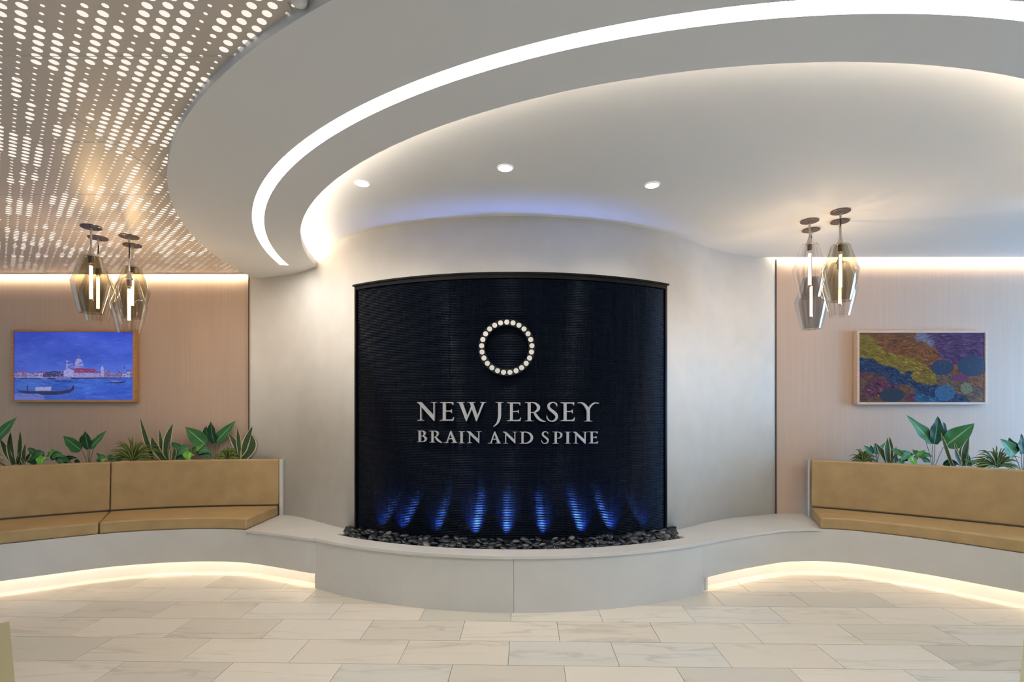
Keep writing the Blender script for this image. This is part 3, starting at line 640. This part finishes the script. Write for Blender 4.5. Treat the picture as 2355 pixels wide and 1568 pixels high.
# ------------------------------------------------------------------ plants
def leaf(g_uv, b, c, t, w, fold=.25, prof='lance', roll=0, n=9):
    """blade along the quadratic curve b-c-t, width w; returns vertices, faces, uvs"""
    b, c, t = Vector(b), Vector(c), Vector(t); v = []; uv = []; f = []
    for i in range(n + 1):
        s = i / n; p = b * (1 - s) ** 2 + c * 2 * s * (1 - s) + t * s * s
        d = ((c - b) * (1 - s) + (t - c) * s); d = d.normalized() if d.length > 1e-6 else (t - b).normalized()
        side = d.cross(Vector((sin(roll), -cos(roll), .15))).normalized(); up_ = side.cross(d)
        if prof == 'lance': ww_ = max(.02, (sin(pi * min(1, s * .93 + .07) ** .8)) ** .9)
        elif prof == 'sword': ww_ = (.62 + .38 * sin(pi * min(s * 1.4, 1) * .5 + .0)) * (1 - max(0, (s - .55) / .45) ** 1.5) + .02
        elif prof == 'heart': ww_ = max(.03, sin(pi * (s * .9 + .1) ** .62))
        else: ww_ = (1 - s ** 2.2) * (.6 + .4 * min(1, s * 5)) + .03
        for k, (u, q) in enumerate(((0, -1), (.25, -.5), (.5, 0), (.75, .5), (1, 1))):
            v.append(p + side * (q * w / 2 * ww_) + up_ * ((fold * abs(q) + (.16 * abs(q) * sin(s * 13 + 2 * q) if prof in ('lance', 'heart') else 0)) * w * .5 * ww_)); uv.append((u, s))
    for i in range(n):
        for k in range(4): a = i * 5 + k; f.append((a, a + 1, a + 6, a + 5))
    return v, f, uv
def add_leaf(root, b, c, t, w, m, **kw):
    v, f, uv = leaf(None, b, c, t, w, **kw); o = mk('leaf', v, f, m, root, smooth=True, org=b, uvs=uv); return o
ZSOIL = .866
def plant(name, label, x, y, Y, leaves, scale, mirror=False, jit=.03, cat='plant', group=None):
    """leaves: (base, ctrl, tip, width, material, profile, depth) in photo pixels of the prototype, y up, relative to its foot"""
    P = F / Y; foot = at(x, y, Y); z0 = min(ZSOIL, foot.z)
    root = empty(name, (foot.x, Y, z0)); tag(root, label, cat, group)
    sg = -1 if mirror else 1
    def pt(q, dy=0): return Vector((foot.x + sg * q[0] * scale / P, Y + dy, foot.z + q[1] * scale / P))
    rnd = random.Random(int(x * 13 + y))
    for lf in leaves:
        if lf[0] == 'stem':
            G().tube([(foot.x, Y, z0)] + [pt(q, 0) for q in lf[1:]], .0022, 6).mk('stem', M['stem'], root); continue
        b, c, t, wd, m_, pr, dep = lf; d = dep * jit + rnd.uniform(-.25, .25) * jit
        bb = pt(b, d * .15)
        add_leaf(root, bb, pt(c, d * .6), pt(t, d), wd * {'sword': 1.25, 'lance': 1.22, 'heart': 1.2, 'strap': 1.05}[pr] * scale / P, M[m_], prof=pr, roll=rnd.uniform(-.25, .25), fold=.18 if pr != 'strap' else .35)
    return root
def zz(l, ox, oy, s): return [tuple(((q[0] - ox) / s, -(q[1] - oy) / s) for q in e[:3]) + (e[3] / s,) + e[4:] for e in l]
SNA = zz([((330, 760), (230, 500), (130, 145), 66, 'l_snake', 'sword', .3), ((510, 775), (360, 600), (340, 422), 95, 'l_snake', 'sword', -.6), ((480, 770), (450, 560), (412, 320), 60, 'l_snake', 'sword', .6),
          ((545, 775), (510, 520), (637, 232), 115, 'l_snake', 'sword', -.2), ((470, 700), (490, 480), (562, 385), 40, 'l_snake', 'sword', .8), ((575, 775), (600, 640), (590, 488), 42, 'l_snake', 'sword', -.8), ((620, 775), (660, 680), (650, 572), 56, 'l_snake', 'sword', .2)], 520, 775, 6.542)
SNB = zz([((1620, 760), (1600, 520), (1440, 352), 75, 'l_snake', 'sword', .3), ((1645, 760), (1625, 500), (1610, 288), 66, 'l_snake', 'sword', -.4), ((1685, 760), (1690, 560), (1828, 245), 96, 'l_snake', 'sword', .5), ((1675, 760), (1905, 600), (1812, 380), 105, 'l_snake', 'sword', -.5)], 1665, 760, 6.542)
SNC = zz([((220, 910), (140, 740), (5, 505), 110, 'l_snake', 'sword', .2), ((235, 915), (170, 680), (195, 380), 125, 'l_snake', 'sword', -.4), ((290, 915), (330, 650), (298, 365), 85, 'l_snake', 'sword', .5), ((380, 915), (400, 740), (422, 570), 80, 'l_snake', 'sword', .1),
          ((260, 915), (300, 800), (365, 700), 34, 'l_snake', 'sword', -.8), ((415, 910), (390, 850), (360, 780), 34, 'l_snake', 'sword', -.7), ((300, 915), (420, 860), (470, 700), 70, 'l_snake', 'sword', .7)], 300, 915, 7.136)
TRO = [('stem', (-13, 20), (-20, 34)), ('stem', (-3, 20), (-3, 37)), ('stem', (2, 20), (1, 36)), ('stem', (6, 18), (13, 42))] + zz([((1130, 540), (1040, 450), (858, 280), 190, 'l_mid', 'lance', -.8), ((1220, 475), (1110, 380), (1122, 265), 100, 'l_dark', 'lance', .5), ((1258, 525), (1225, 360), (1215, 198), 130, 'l_dark', 'lance', -.2),
          ((1275, 510), (1370, 400), (1568, 185), 130, 'l_mid', 'lance', .4)], 1268, 765, 6.542)
POT = zz([((800, 640), (700, 560), (602, 522), 78, 'l_pothos', 'lance', .4), ((900, 592), (800, 620), (690, 735), 95, 'l_pothos', 'lance', -.7), ((1045, 600), (1000, 590), (978, 535), 80, 'l_mid', 'heart', .5), ((1035, 655), (1140, 575), (1262, 668), 95, 'l_pothos', 'heart', -.5),
          ((930, 672), (900, 720), (960, 775), 150, 'l_lime', 'heart', -1), ((1000, 640), (1040, 590), (1135, 540), 56, 'l_lime', 'lance', -.6), ((905, 650), (840, 580), (770, 560), 74, 'l_pothos', 'lance', .2), ((790, 770), (720, 700), (650, 745), 80, 'l_pothos', 'lance', -.3),
          ((1110, 705), (1180, 700), (1245, 755), 76, 'l_mid', 'lance', -.2), ((880, 700), (840, 680), (760, 745), 70, 'l_dark', 'heart', .6), ((1000, 690), (1060, 650), (1090, 720), 70, 'l_dark', 'heart', .7), ((960, 640), (930, 600), (900, 660), 66, 'l_mid', 'heart', .8)], 930, 775, 6.542)
def spider(n=30, L=62, seed=1):
    r = random.Random(seed); out = []
    for k in range(n):
        a = R(-12 + 204 * (k + r.uniform(-.3, .3)) / (n - 1)); l = L * r.uniform(.72, 1.08) * (1 if .5 < a < 2.6 else .9)
        ex, ey = cos(a) * l * 1.08, sin(a) * l * .80
        mid = (cos(a) * l * .50, max(sin(a), .12) * l * .78 + 9); tip = (ex, ey - abs(cos(a)) * l * .20)
        out.append(((cos(a) * 2, 1), mid, tip, r.uniform(3.2, 4.7), 'l_strap', 'strap', r.uniform(-1, 1)))
    return out
def PY(x, left): return on_curve(x, TR_L if left else TR_R)[1]
plant('snake_plant', 'snake plant at far left with spotted upright leaves beside the vine', 42, 1068, PY(42, 1), SNC, 1, jit=.035)
plant('tropical_plant', 'broad leaf plant cut off by the far left edge above the snake plant', -22, 1070, PY(0, 1), TRO, 1.25, jit=.05)
plant('spider_plant', 'spider plant mostly cut off at the far left edge of the bench', -30, 1068, PY(0, 1), spider(22, 50, 5), 1, jit=.06)
plant('vine_plant', 'trailing vine plant left of the small broad leaf plant on left bench', 105, 1067, PY(105, 1), POT, .95, jit=.05)
plant('vine_plant', 'low vine plant with big flat leaf under the small broad leaf plant', 155, 1066, PY(155, 1), zz([((1035, 760), (1140, 640), (1300, 770), 120, 'l_pothos', 'heart', -.8), ((1120, 770), (1160, 650), (1330, 690), 90, 'l_dark', 'heart', .4), ((1330, 775), (1340, 720), (1400, 760), 80, 'l_dark', 'heart', -.2)], 1180, 775, 6.542), .95)
plant('tropical_plant', 'small broad leaf plant with dark leaves below the blue screen', 205, 1064, PY(205, 1), TRO, .84, jit=.05)
plant('vine_plant', 'tiny vine plant between broad leaf plant and spider plant on left bench', 243, 1062, PY(243, 1), POT, .50, jit=.04)
plant('spider_plant', 'large spider plant behind the seam of the left bench back', 306, 1059, PY(306, 1), spider(46, 66, 2), 1, jit=.07)
plant('snake_plant', 'tall snake plant with yellow edges right of the large left spider plant', 381, 1059, PY(381, 1), SNA, 1.02, jit=.03)
plant('vine_plant', 'vine plant with bright lime leaf beside the tall left snake plant', 441, 1057, PY(441, 1), POT, 1.0, jit=.05)
plant('tropical_plant', 'tall broad leaf plant rising above the vine on left bench', 494, 1056, PY(494, 1), TRO, 1.0, jit=.035)
plant('spider_plant', 'small spider plant before the snake plant at the left corner', 524, 1056, 5.115, spider(38, 32, 3), 1, jit=.025)
plant('snake_plant', 'snake plant in the corner against the white curved wall', 556, 1056, 5.14, SNB, 1.0, jit=.02)
plant('spider_plant', 'small spider plant nearest the fountain on the right bench', 1984, 1063, PY(1984, 0), spider(38, 34, 4), 1, jit=.05)
plant('tropical_plant', 'small broad leaf plant behind the first spider plant on right bench', 2016, 1063, PY(2016, 0) + .05, TRO, .52, jit=.03)
plant('snake_plant', 'snake plant between small and large broad leaf plants on right bench', 2050, 1064, PY(2050, 0), SNC, .78, jit=.04)
plant('vine_plant', 'vine plant with lime leaf below the large right broad leaf plant', 2096, 1066, PY(2096, 0), POT, .88, jit=.05)
plant('tropical_plant', 'largest broad leaf plant below the colourful right screen', 2146, 1068, PY(2146, 0), TRO, 1.28, mirror=True, jit=.06)
plant('vine_plant', 'dark flat leaf plant low beside the right snake plant', 2186, 1071, PY(2186, 0), zz([((930, 775), (1010, 640), (1160, 770), 90, 'l_dark', 'heart', -.3), ((1120, 775), (1000, 690), (900, 750), 70, 'l_dark', 'heart', .3)], 1030, 775, 6.542), .9)
plant('snake_plant', 'snake plant right of the largest broad leaf plant', 2213, 1071, PY(2213, 0), SNA, .80, jit=.03)
plant('vine_plant', 'tiny pale vine plant between snake plant and large right spider plant', 2243, 1072, PY(2243, 0), POT, .42, jit=.04)
plant('spider_plant', 'large spider plant on the right bench below the screen corner', 2290, 1075, PY(2290, 0), spider(50, 60, 6), 1, jit=.07)
plant('tropical_plant', 'broad leaf plant cut off by the far right edge of the bench', 2352, 1079, PY(2352, 0), TRO, .95, mirror=False, jit=.05)

# ------------------------------------------------------------------ screens
def vcol_mat(name, st):
    m = mat(name, (.01, .01, .01), .12, 0, spec=.5); vc = nd(m, 'ShaderNodeVertexColor'); vc.layer_name = 'Col'
    ln(m, vc.outputs[0], bsdf(m).inputs['Emission Color']); bsdf(m).inputs['Emission Strength'].default_value = st; return m
M['pic'] = vcol_mat('lit_screen', .70); M['pic2'] = vcol_mat('lit_screen_dim', .42)
def screen(name, label, x0, x1, z0, z1, Yf, Yw, frame_m, pic_m, shapes, nflat):
    root = empty(name, ((x0 + x1) / 2, Yf, z0)); tag(root, label, 'screen'); b = .024
    sx0, sx1, sz0, sz1 = x0 + b, x1 - b, z0 + b, z1 - b
    G().box(x0 + .004, x1 - .004, Yf + .012, Yw - .012, z0 + .004, z1 - .004).mk('back_case', M['black'], root)
    for q in ((x0, x0 + b, z0, z1), (x1 - b, x1, z0, z1), (x0 + b, x1 - b, z1 - b, z1), (x0 + b, x1 - b, z0, z0 + b)):
        G().box(q[0], q[1], Yf, Yw - .008, q[2], q[3]).mk('frame_bar', frame_m, root, bevel=.003)
    G().box((x0 + x1) / 2 - .2, (x0 + x1) / 2 + .2, Yw - .014, Yw + .002, z0 + .2, z1 - .2).mk('wall_mount', M['black'], root)
    v = []; f = []; cols = []
    for i, (col, pts) in enumerate(shapes):
        n = len(pts); k = len(v); y = Yf + .0115 - max(0, i - nflat) * .000003 - (.0002 if i >= nflat else 0)
        a2 = sum(pts[j][0] * pts[(j + 1) % n][1] - pts[(j + 1) % n][0] * pts[j][1] for j in range(n))
        if a2 < 0: pts = pts[::-1]
        v += [(sx0 + (sx1 - sx0) * min(max(p[0], 0), 1), y, sz0 + (sz1 - sz0) * min(max(p[1], 0), 1)) for p in pts]; f.append(tuple(range(k, k + n)))
        cl = col if isinstance(col[0], tuple) else [col] * n
        if a2 < 0 and isinstance(col[0], tuple): cl = list(col)[::-1]
        cols += [s2l(c) for c in cl]
    o = mk('display', v, f, pic_m, root); at_ = o.data.color_attributes.new('Col', 'FLOAT_COLOR', 'CORNER')
    for lp in o.data.loops: at_.data[lp.index].color = (*cols[lp.vertex_index], 1)
    return root
def ell(cx, cy, rx, ry, n=14): return [(cx + rx * cos(2 * pi * k / n), cy + ry * sin(2 * pi * k / n)) for k in range(n)]
rp = random.Random(11)
# quiet blue harbour view
sh = []
ny, nx = 8, 10
def skyc(u, v): 
    n_ = mnoise.noise(Vector((u * 3, v * 4, 1))) * 16 + mnoise.noise(Vector((u * 11, v * 13, 4))) * 8; return (44 + 30 * (1 - v) + n_ + 8 * u, 64 + 40 * (1 - v) + n_ + 14 * u, 178 + 18 * (1 - v) + n_ + 22 * u)
def watc(u, v):
    n_ = mnoise.noise(Vector((u * 4, v * 16, 5))) * 18 + mnoise.noise(Vector((u * 12, v * 50, 8))) * 16; return (46 + n_ + 8 * v, 82 + n_ + 22 * v, 176 + n_ + 20 * u)
for j in range(36):
    for i in range(30):
        u0, u1 = i / 30, (i + 1) / 30
        if j < 20: v0, v1, fn = .33 + .67 * j / 20, .33 + .67 * (j + 1) / 20, skyc
        else: v0, v1, fn = .33 * (j - 20) / 16, .33 * (j - 19) / 16, watc
        q = [(u0, v0), (u1, v0), (u1, v1), (u0, v1)]; sh.append((tuple(fn(*p) for p in q), q))
def zs(pts): return [((x - 197) / (1985 - 197), 1 - (y - 207) / (1232 - 207)) for x, y in pts]
for i in range(30):
    x = 200 + i * 60 + rp.uniform(-10, 10); far = x < 620 or rp.random() < .2; h = rp.uniform(60, 115) if x > 900 else rp.uniform(50, 90)
    w_ = rp.uniform(55, 95); c = rp.choice([(112, 104, 160), (136, 132, 190), (150, 150, 205), (124, 112, 170)])
    sh.append((c, zs([(x, 905), (x + w_, 905), (x + w_, 905 - h), (x, 905 - h)])))
    if rp.random() < .6: sh.append((rp.choice([(120, 50, 105), (136, 58, 110), (100, 60, 130)]), zs([(x - 6, 905 - h), (x + w_ + 6, 905 - h), (x + w_ * .75, 905 - h - 26), (x + w_ * .25, 905 - h - 26)])))
    for k in range(3): sh.append(((70, 64, 120), zs([(x + 8 + k * 18, 900 - h * .35), (x + 16 + k * 18, 900 - h * .35), (x + 16 + k * 18, 900 - h * .6), (x + 8 + k * 18, 900 - h * .6)])))
sh.append(((44, 48, 100), zs([(620, 890), (935, 890), (935, 812), (860, 805), (800, 795), (700, 815), (640, 820)])))
sh += [((150, 150, 214), zs([(940, 890), (1090, 890), (1090, 790), (1020, 762), (940, 790)])), ((128, 44, 96), zs([(1090, 828), (1470, 828), (1400, 770), (1130, 752)])), ((142, 138, 198), zs([(1085, 890), (1480, 890), (1480, 828), (1085, 828)])),
       ((132, 132, 192), zs([(1100, 752), (1238, 752), (1238, 700), (1100, 700)])), ((150, 146, 200), zs([(1108, 702), (1112, 660), (1132, 622), (1166, 602), (1200, 622), (1226, 660), (1232, 702)])), ((110, 100, 150), zs([(1150, 604), (1184, 604), (1184, 565), (1167, 545), (1150, 565)])),
       ((140, 136, 190), zs([(975, 770), (1012, 770), (1012, 640), (975, 640)])), ((132, 128, 185), zs([(1016, 745), (1090, 745), (1080, 690), (1046, 650), (1022, 690)])), ((150, 146, 205), zs([(1492, 890), (1545, 890), (1545, 760), (1520, 710), (1492, 760)])), ((96, 60, 120), zs([(1838, 770), (1862, 770), (1852, 670)]))]
sh.append(((36, 36, 90), zs([(200, 918), (560, 915), (900, 925), (1470, 912), (1980, 905), (1980, 894), (1100, 900), (200, 905)])))
def boat(x, y, L, h, c=(24, 28, 70)):
    sh.append((c, zs([(x, y - h * 1.3), (x + L * .06, y - h * .3), (x + L * .3, y), (x + L * .75, y), (x + L * .95, y - h * .5), (x + L, y - h * 1.8), (x + L * 1.01, y - h * .6), (x + L * .93, y + h * .4), (x + L * .7, y + h), (x + L * .35, y + h), (x + L * .08, y + h * .3)])))
boat(205, 1105, 885, 55); boat(1590, 965, 280, 22); sh.append(((150, 150, 205), zs([(515, 1098), (520, 1040), (760, 1034), (745, 1098)]))); sh.append(((96, 100, 170), zs([(820, 930), (1060, 930), (1040, 900), (960, 882), (820, 885)]))); sh.append(((30, 30, 80), zs([(800, 945), (1065, 945), (1050, 962), (820, 962)])))
sh.append(((92, 96, 168), zs([(590, 935), (690, 935), (700, 905), (600, 900)]))); sh.append(((40, 40, 90), zs([(380, 1120), (400, 1120), (410, 1010), (390, 1000)]))); sh.append(((120, 124, 192), zs([(1640, 965), (1790, 965), (1760, 945), (1660, 945)])))
sh.append(((92, 104, 186), zs([(200, 1232), (660, 1232), (640, 1170), (560, 1140), (200, 1145)])))
def stroke(u, v, l, t, a, c):
    dx, dy = cos(a) * l, sin(a) * l; nx_, ny_ = -sin(a) * t, cos(a) * t
    return (tuple(max(4, min(250, x)) for x in c), [(u - dx, v - dy), (u - dx * .3 + nx_, v - dy * .3 + ny_), (u + dx, v + dy), (u - dx * .3 - nx_, v - dy * .3 - ny_)])
for i in range(420):
    u, v = rp.uniform(.02, .98), rp.uniform(.02, .31); j = rp.uniform(-22, 30); sh.append(stroke(u, v, rp.uniform(.012, .04), .004, rp.uniform(-.12, .12), tuple(x + j * k for x, k in zip(watc(u, v), (.8, 1, 1)))) if not (.03 < u < .52 and v < .19) else stroke(u, v, .012, .002, 0, (40 + j, 52 + j, 110 + j)))
for i in range(260):
    u, v = rp.uniform(.02, .98), rp.uniform(.48, .98); j = rp.uniform(-7, 9); sh.append(stroke(u, v, rp.uniform(.02, .05), .012, rp.uniform(-.6, .6), tuple(x + j for x in skyc(u, v))))
for i in range(420):
    u = rp.uniform(.02, .98); v = rp.uniform(.325, .40 if u < .4 else .44); c = rp.choice([(150, 146, 206), (120, 112, 170), (84, 70, 124), (132, 60, 104), (60, 56, 110), (166, 160, 214)]); sh.append(stroke(u, v, rp.uniform(.003, .009), .0035, rp.choice([0, pi / 2]), tuple(x + rp.uniform(-14, 14) for x in c)))
screen('framed_screen', 'wood framed screen showing a blue harbour view on left wall', -4.948, -3.722, 1.484, 2.203, 5.15, 5.212, M['oak'], M['pic'], sh, 1080)
# plain patchwork of fields as a generic stand-in
sh2 = []
def fieldc(u, v):
    n_ = mnoise.noise(Vector((u * 5 + v * 3, v * 5 - u * 3, 2))); k = mnoise.noise(Vector((u * 16, v * 30, 7))) * 22
    t = u * .75 + v - .1 + .12 * n_
    if u + v * .45 > .98 + .06 * n_ and v > .55: c = (74, 48, 106)
    elif t > 1.12: c = (112, 116, 158) if n_ > -.1 and u > .45 else (112, 72, 40)
    elif t > .86: c = (118, 74, 42)
    elif t > .58: c = (126, 110, 36) if u < .62 else (100, 84, 70)
    elif t > .40: c = (22, 52, 100)
    elif u < .45: c = (88, 42, 78) if n_ > 0 else (92, 66, 58)
    else: c = (24, 84, 138)
    sheen = max(0, u - .5) * 26; return tuple(max(4, x + k * s + bb) for x, s, bb in zip(c, (1, 1, .7), (0, sheen * .4, sheen)))  # blue rising to the right: daylight reflection painted into the picture
NXX, NYY = 70, 42
for j in range(NYY):
    for i in range(NXX):
        q = [(i / NXX, j / NYY), ((i + 1) / NXX, j / NYY), ((i + 1) / NXX, (j + 1) / NYY), (i / NXX, (j + 1) / NYY)]; sh2.append((fieldc((i + .5) / NXX, (j + .5) / NYY), q))
sc2 = [((16, 46, 78), ell(.26, .10, .10, .10)), ((18, 54, 104), ell(.66, .50, .09, .11)), ((20, 58, 110), ell(.90, .52, .12, .15)), ((38, 104, 168), ell(.68, .13, .085, .12, 9)), ((104, 44, 104), ell(.80, .35, .075, .06, 8)), ((116, 132, 112), ell(.85, .20, .05, .09, 7))]
for i in range(2600):
    u, v = rp.uniform(.012, .988), rp.uniform(.02, .98); j = rp.gauss(0, 20); c = fieldc(u, v)
    sc2.insert(0, stroke(u, v, rp.uniform(.012, .032), rp.uniform(.005, .010), -.75 + rp.uniform(-.3, .3) if v < .75 else .1, tuple(x + j * k for x, k in zip(c, (1, .95, .6)))))
for i in range(300):
    u, v = rp.uniform(.5, .98), rp.uniform(.05, .6); c = rp.choice([(18, 58, 110), (40, 100, 160), (22, 50, 84)]); sc2.append(stroke(u, v, rp.uniform(.006, .016), .004, rp.uniform(0, 3), tuple(x + rp.uniform(-10, 18) for x in c)))
screen('framed_screen', 'pale framed screen showing a colourful field patchwork on right wall', 3.334, 4.596, 1.458, 2.175, 5.04, 5.107, M['oak_light'], M['pic2'], [(c, q) for c, q in sh2] + sc2, 2940)

# ------------------------------------------------------------------ downlights
for i, (x, y) in enumerate(((-.971, 3.39), (-.041, 3.173), (.917, 3.414))):
    o = empty('downlight', (x, y, ZC - .004)); tag(o, ('left', 'middle', 'right')[i] + ' round recessed downlight above the water wall', 'light', 'recessed downlights over the water wall')
    G().lathe([(.050, -.001), (.050, -.004), (.044, -.005), (.0425, -.002)], (x, y, ZC), 28, cap=False).mk('trim_ring', M['white'], o, smooth=True)
    G().lathe([(.0425, -.0015), (.0425, -.003)], (x, y, ZC), 28).mk('lens', M['lens'], o)
    l = bpy.data.lights.new('downlight_beam', 'SPOT'); l.energy = P_DOWN; l.color = (1, .90, .76); l.spot_size = R(125); l.spot_blend = .8; l.shadow_soft_size = .04
    lo = bpy.data.objects.new('downlight_beam', l); link(lo, o, (x, y, ZC - .012)); lo.rotation_euler = Vector((0, .2, -1)).to_track_quat('-Z', 'Y').to_euler()

# ------------------------------------------------------------------ pendants
def shade_mesh(m, name):
    prof = [(.026, .42), (.055, .418), (.064, .408), (.068, .39), (.095, .30), (.121, .225), (.119, .205), (.100, .115), (.072, 0)]
    n = 40; v = []; f = []
    for r_, z in prof:
        for k in range(n): q = r_ * (1 + (.006 if k % 2 else -.006) * (r_ > .06)); v.append((q * cos(2 * pi * k / n), q * sin(2 * pi * k / n), z))
    for i in range(len(prof) - 1):
        for k in range(n): a, b = i * n + k, i * n + (k + 1) % n; f.append((a, b, b + n, a + n))
    me = bpy.data.meshes.new(name); me.from_pydata(v, [], f); me.materials.append(m); me.polygons.foreach_set('use_smooth', [True] * len(f)); me.update(); return me
SH = {k: shade_mesh(M[k], 'shade_' + k) for k in ('glass_clear', 'glass_olive', 'glass_blue')}
def pendant(cx, y_disc, top_y, tint, zc, cordlen, label, disc_m):
    Y = F * (zc - H) / (YH - y_disc); X = (cx - CX) / F * Y; zt = H + (YH - top_y) / F * Y; zb = zt - .42
    o = empty('pendant_light', (X, Y, zb)); tag(o, label, 'light', 'blown glass pendants')
    G().lathe([(.064, -.001), (.066, -.004), (.066, -.009), (.062, -.011)], (X, Y, zc), 32).mk('canopy', disc_m, o)
    G().lathe([(.008, -.011), (.008, -.045), (.005, -.05)], (X, Y, zc), 12).mk('strain_relief', M['tube'], o)
    zk = zc - .05 - cordlen
    G().tube([(X, Y, zc - .05), (X + .003, Y, (zc + zk) / 2), (X, Y, zk)], .0045).mk('cord', M['cord'], o)
    G().tube([(X, Y, zk), (X, Y, zt + .05)], .0065).mk('rod', M['tube'], o)
    G().lathe([(.008, .06), (.012, .045), (.018, .02), (.027, .004), (.027, -.004)], (X, Y, zt), 18).mk('cap', M['tube'], o, smooth=True)
    G().lathe([(.017, -.005), (.017, -.05), (.014, -.055)], (X, Y, zt), 16).mk('socket', M['nickel'], o)
    s = bpy.data.objects.new('shade', SH[tint]); link(s, o, (X, Y, zb)); s.rotation_euler.z = random.uniform(0, 1)
    G().lathe([(.010, -.055), (.0145, -.075), (.0145, -.325), (.011, -.338), (.002, -.342)], (X, Y, zt), 16).mk('bulb', M['glass_clear'], o, smooth=True)
    fg = G()
    for k in range(6):
        a = 2 * pi * k / 6; fg.tube([(X + .0085 * cos(a), Y + .0085 * sin(a), zt - .075), (X + .0085 * cos(a), Y + .0085 * sin(a), zt - .315)], .0024, 5)
    fg.mk('filament', M['bulb'], o)
    l = bpy.data.lights.new('bulb_glow', 'POINT'); l.energy = P_BULB; l.color = (1, .70, .42); l.shadow_soft_size = .006
    lo = bpy.data.objects.new('bulb_glow', l); link(lo, o, (X, Y, zt - .2))
pendant(209.5, 521, 588, 'glass_olive', ZP, .0, 'olive glass pendant in front at the far left of left cluster', M['bluedisc'])
pendant(225.5, 546, 616, 'glass_clear', ZP, .08, 'clear glass pendant behind the far left olive one', M['nickel'])
pendant(297, 543, 642, 'glass_clear', ZP, .12, 'clear glass pendant hanging lowest before the blue screen', M['nickel'])
pendant(304.5, 563, 613, 'glass_olive', ZP, .0, 'olive glass pendant behind the low clear one at left', M['nickel'])
pendant(1862, 507, 561, 'glass_clear', ZC, .0, 'clear glass pendant at upper left of the right cluster', M['nickel'])
pendant(1865.5, 527.5, 638, 'glass_blue', ZC, .06, 'smoky blue glass pendant hanging lowest in the right cluster', M['nickel'])
pendant(1933, 485, 562, 'glass_olive', ZC, .07, 'olive glass pendant in front in the right cluster', M['nickel'])
pendant(1931.5, 508, 604, 'glass_clear', ZC, .0, 'clear glass pendant behind the olive one in right cluster', M['nickel'])
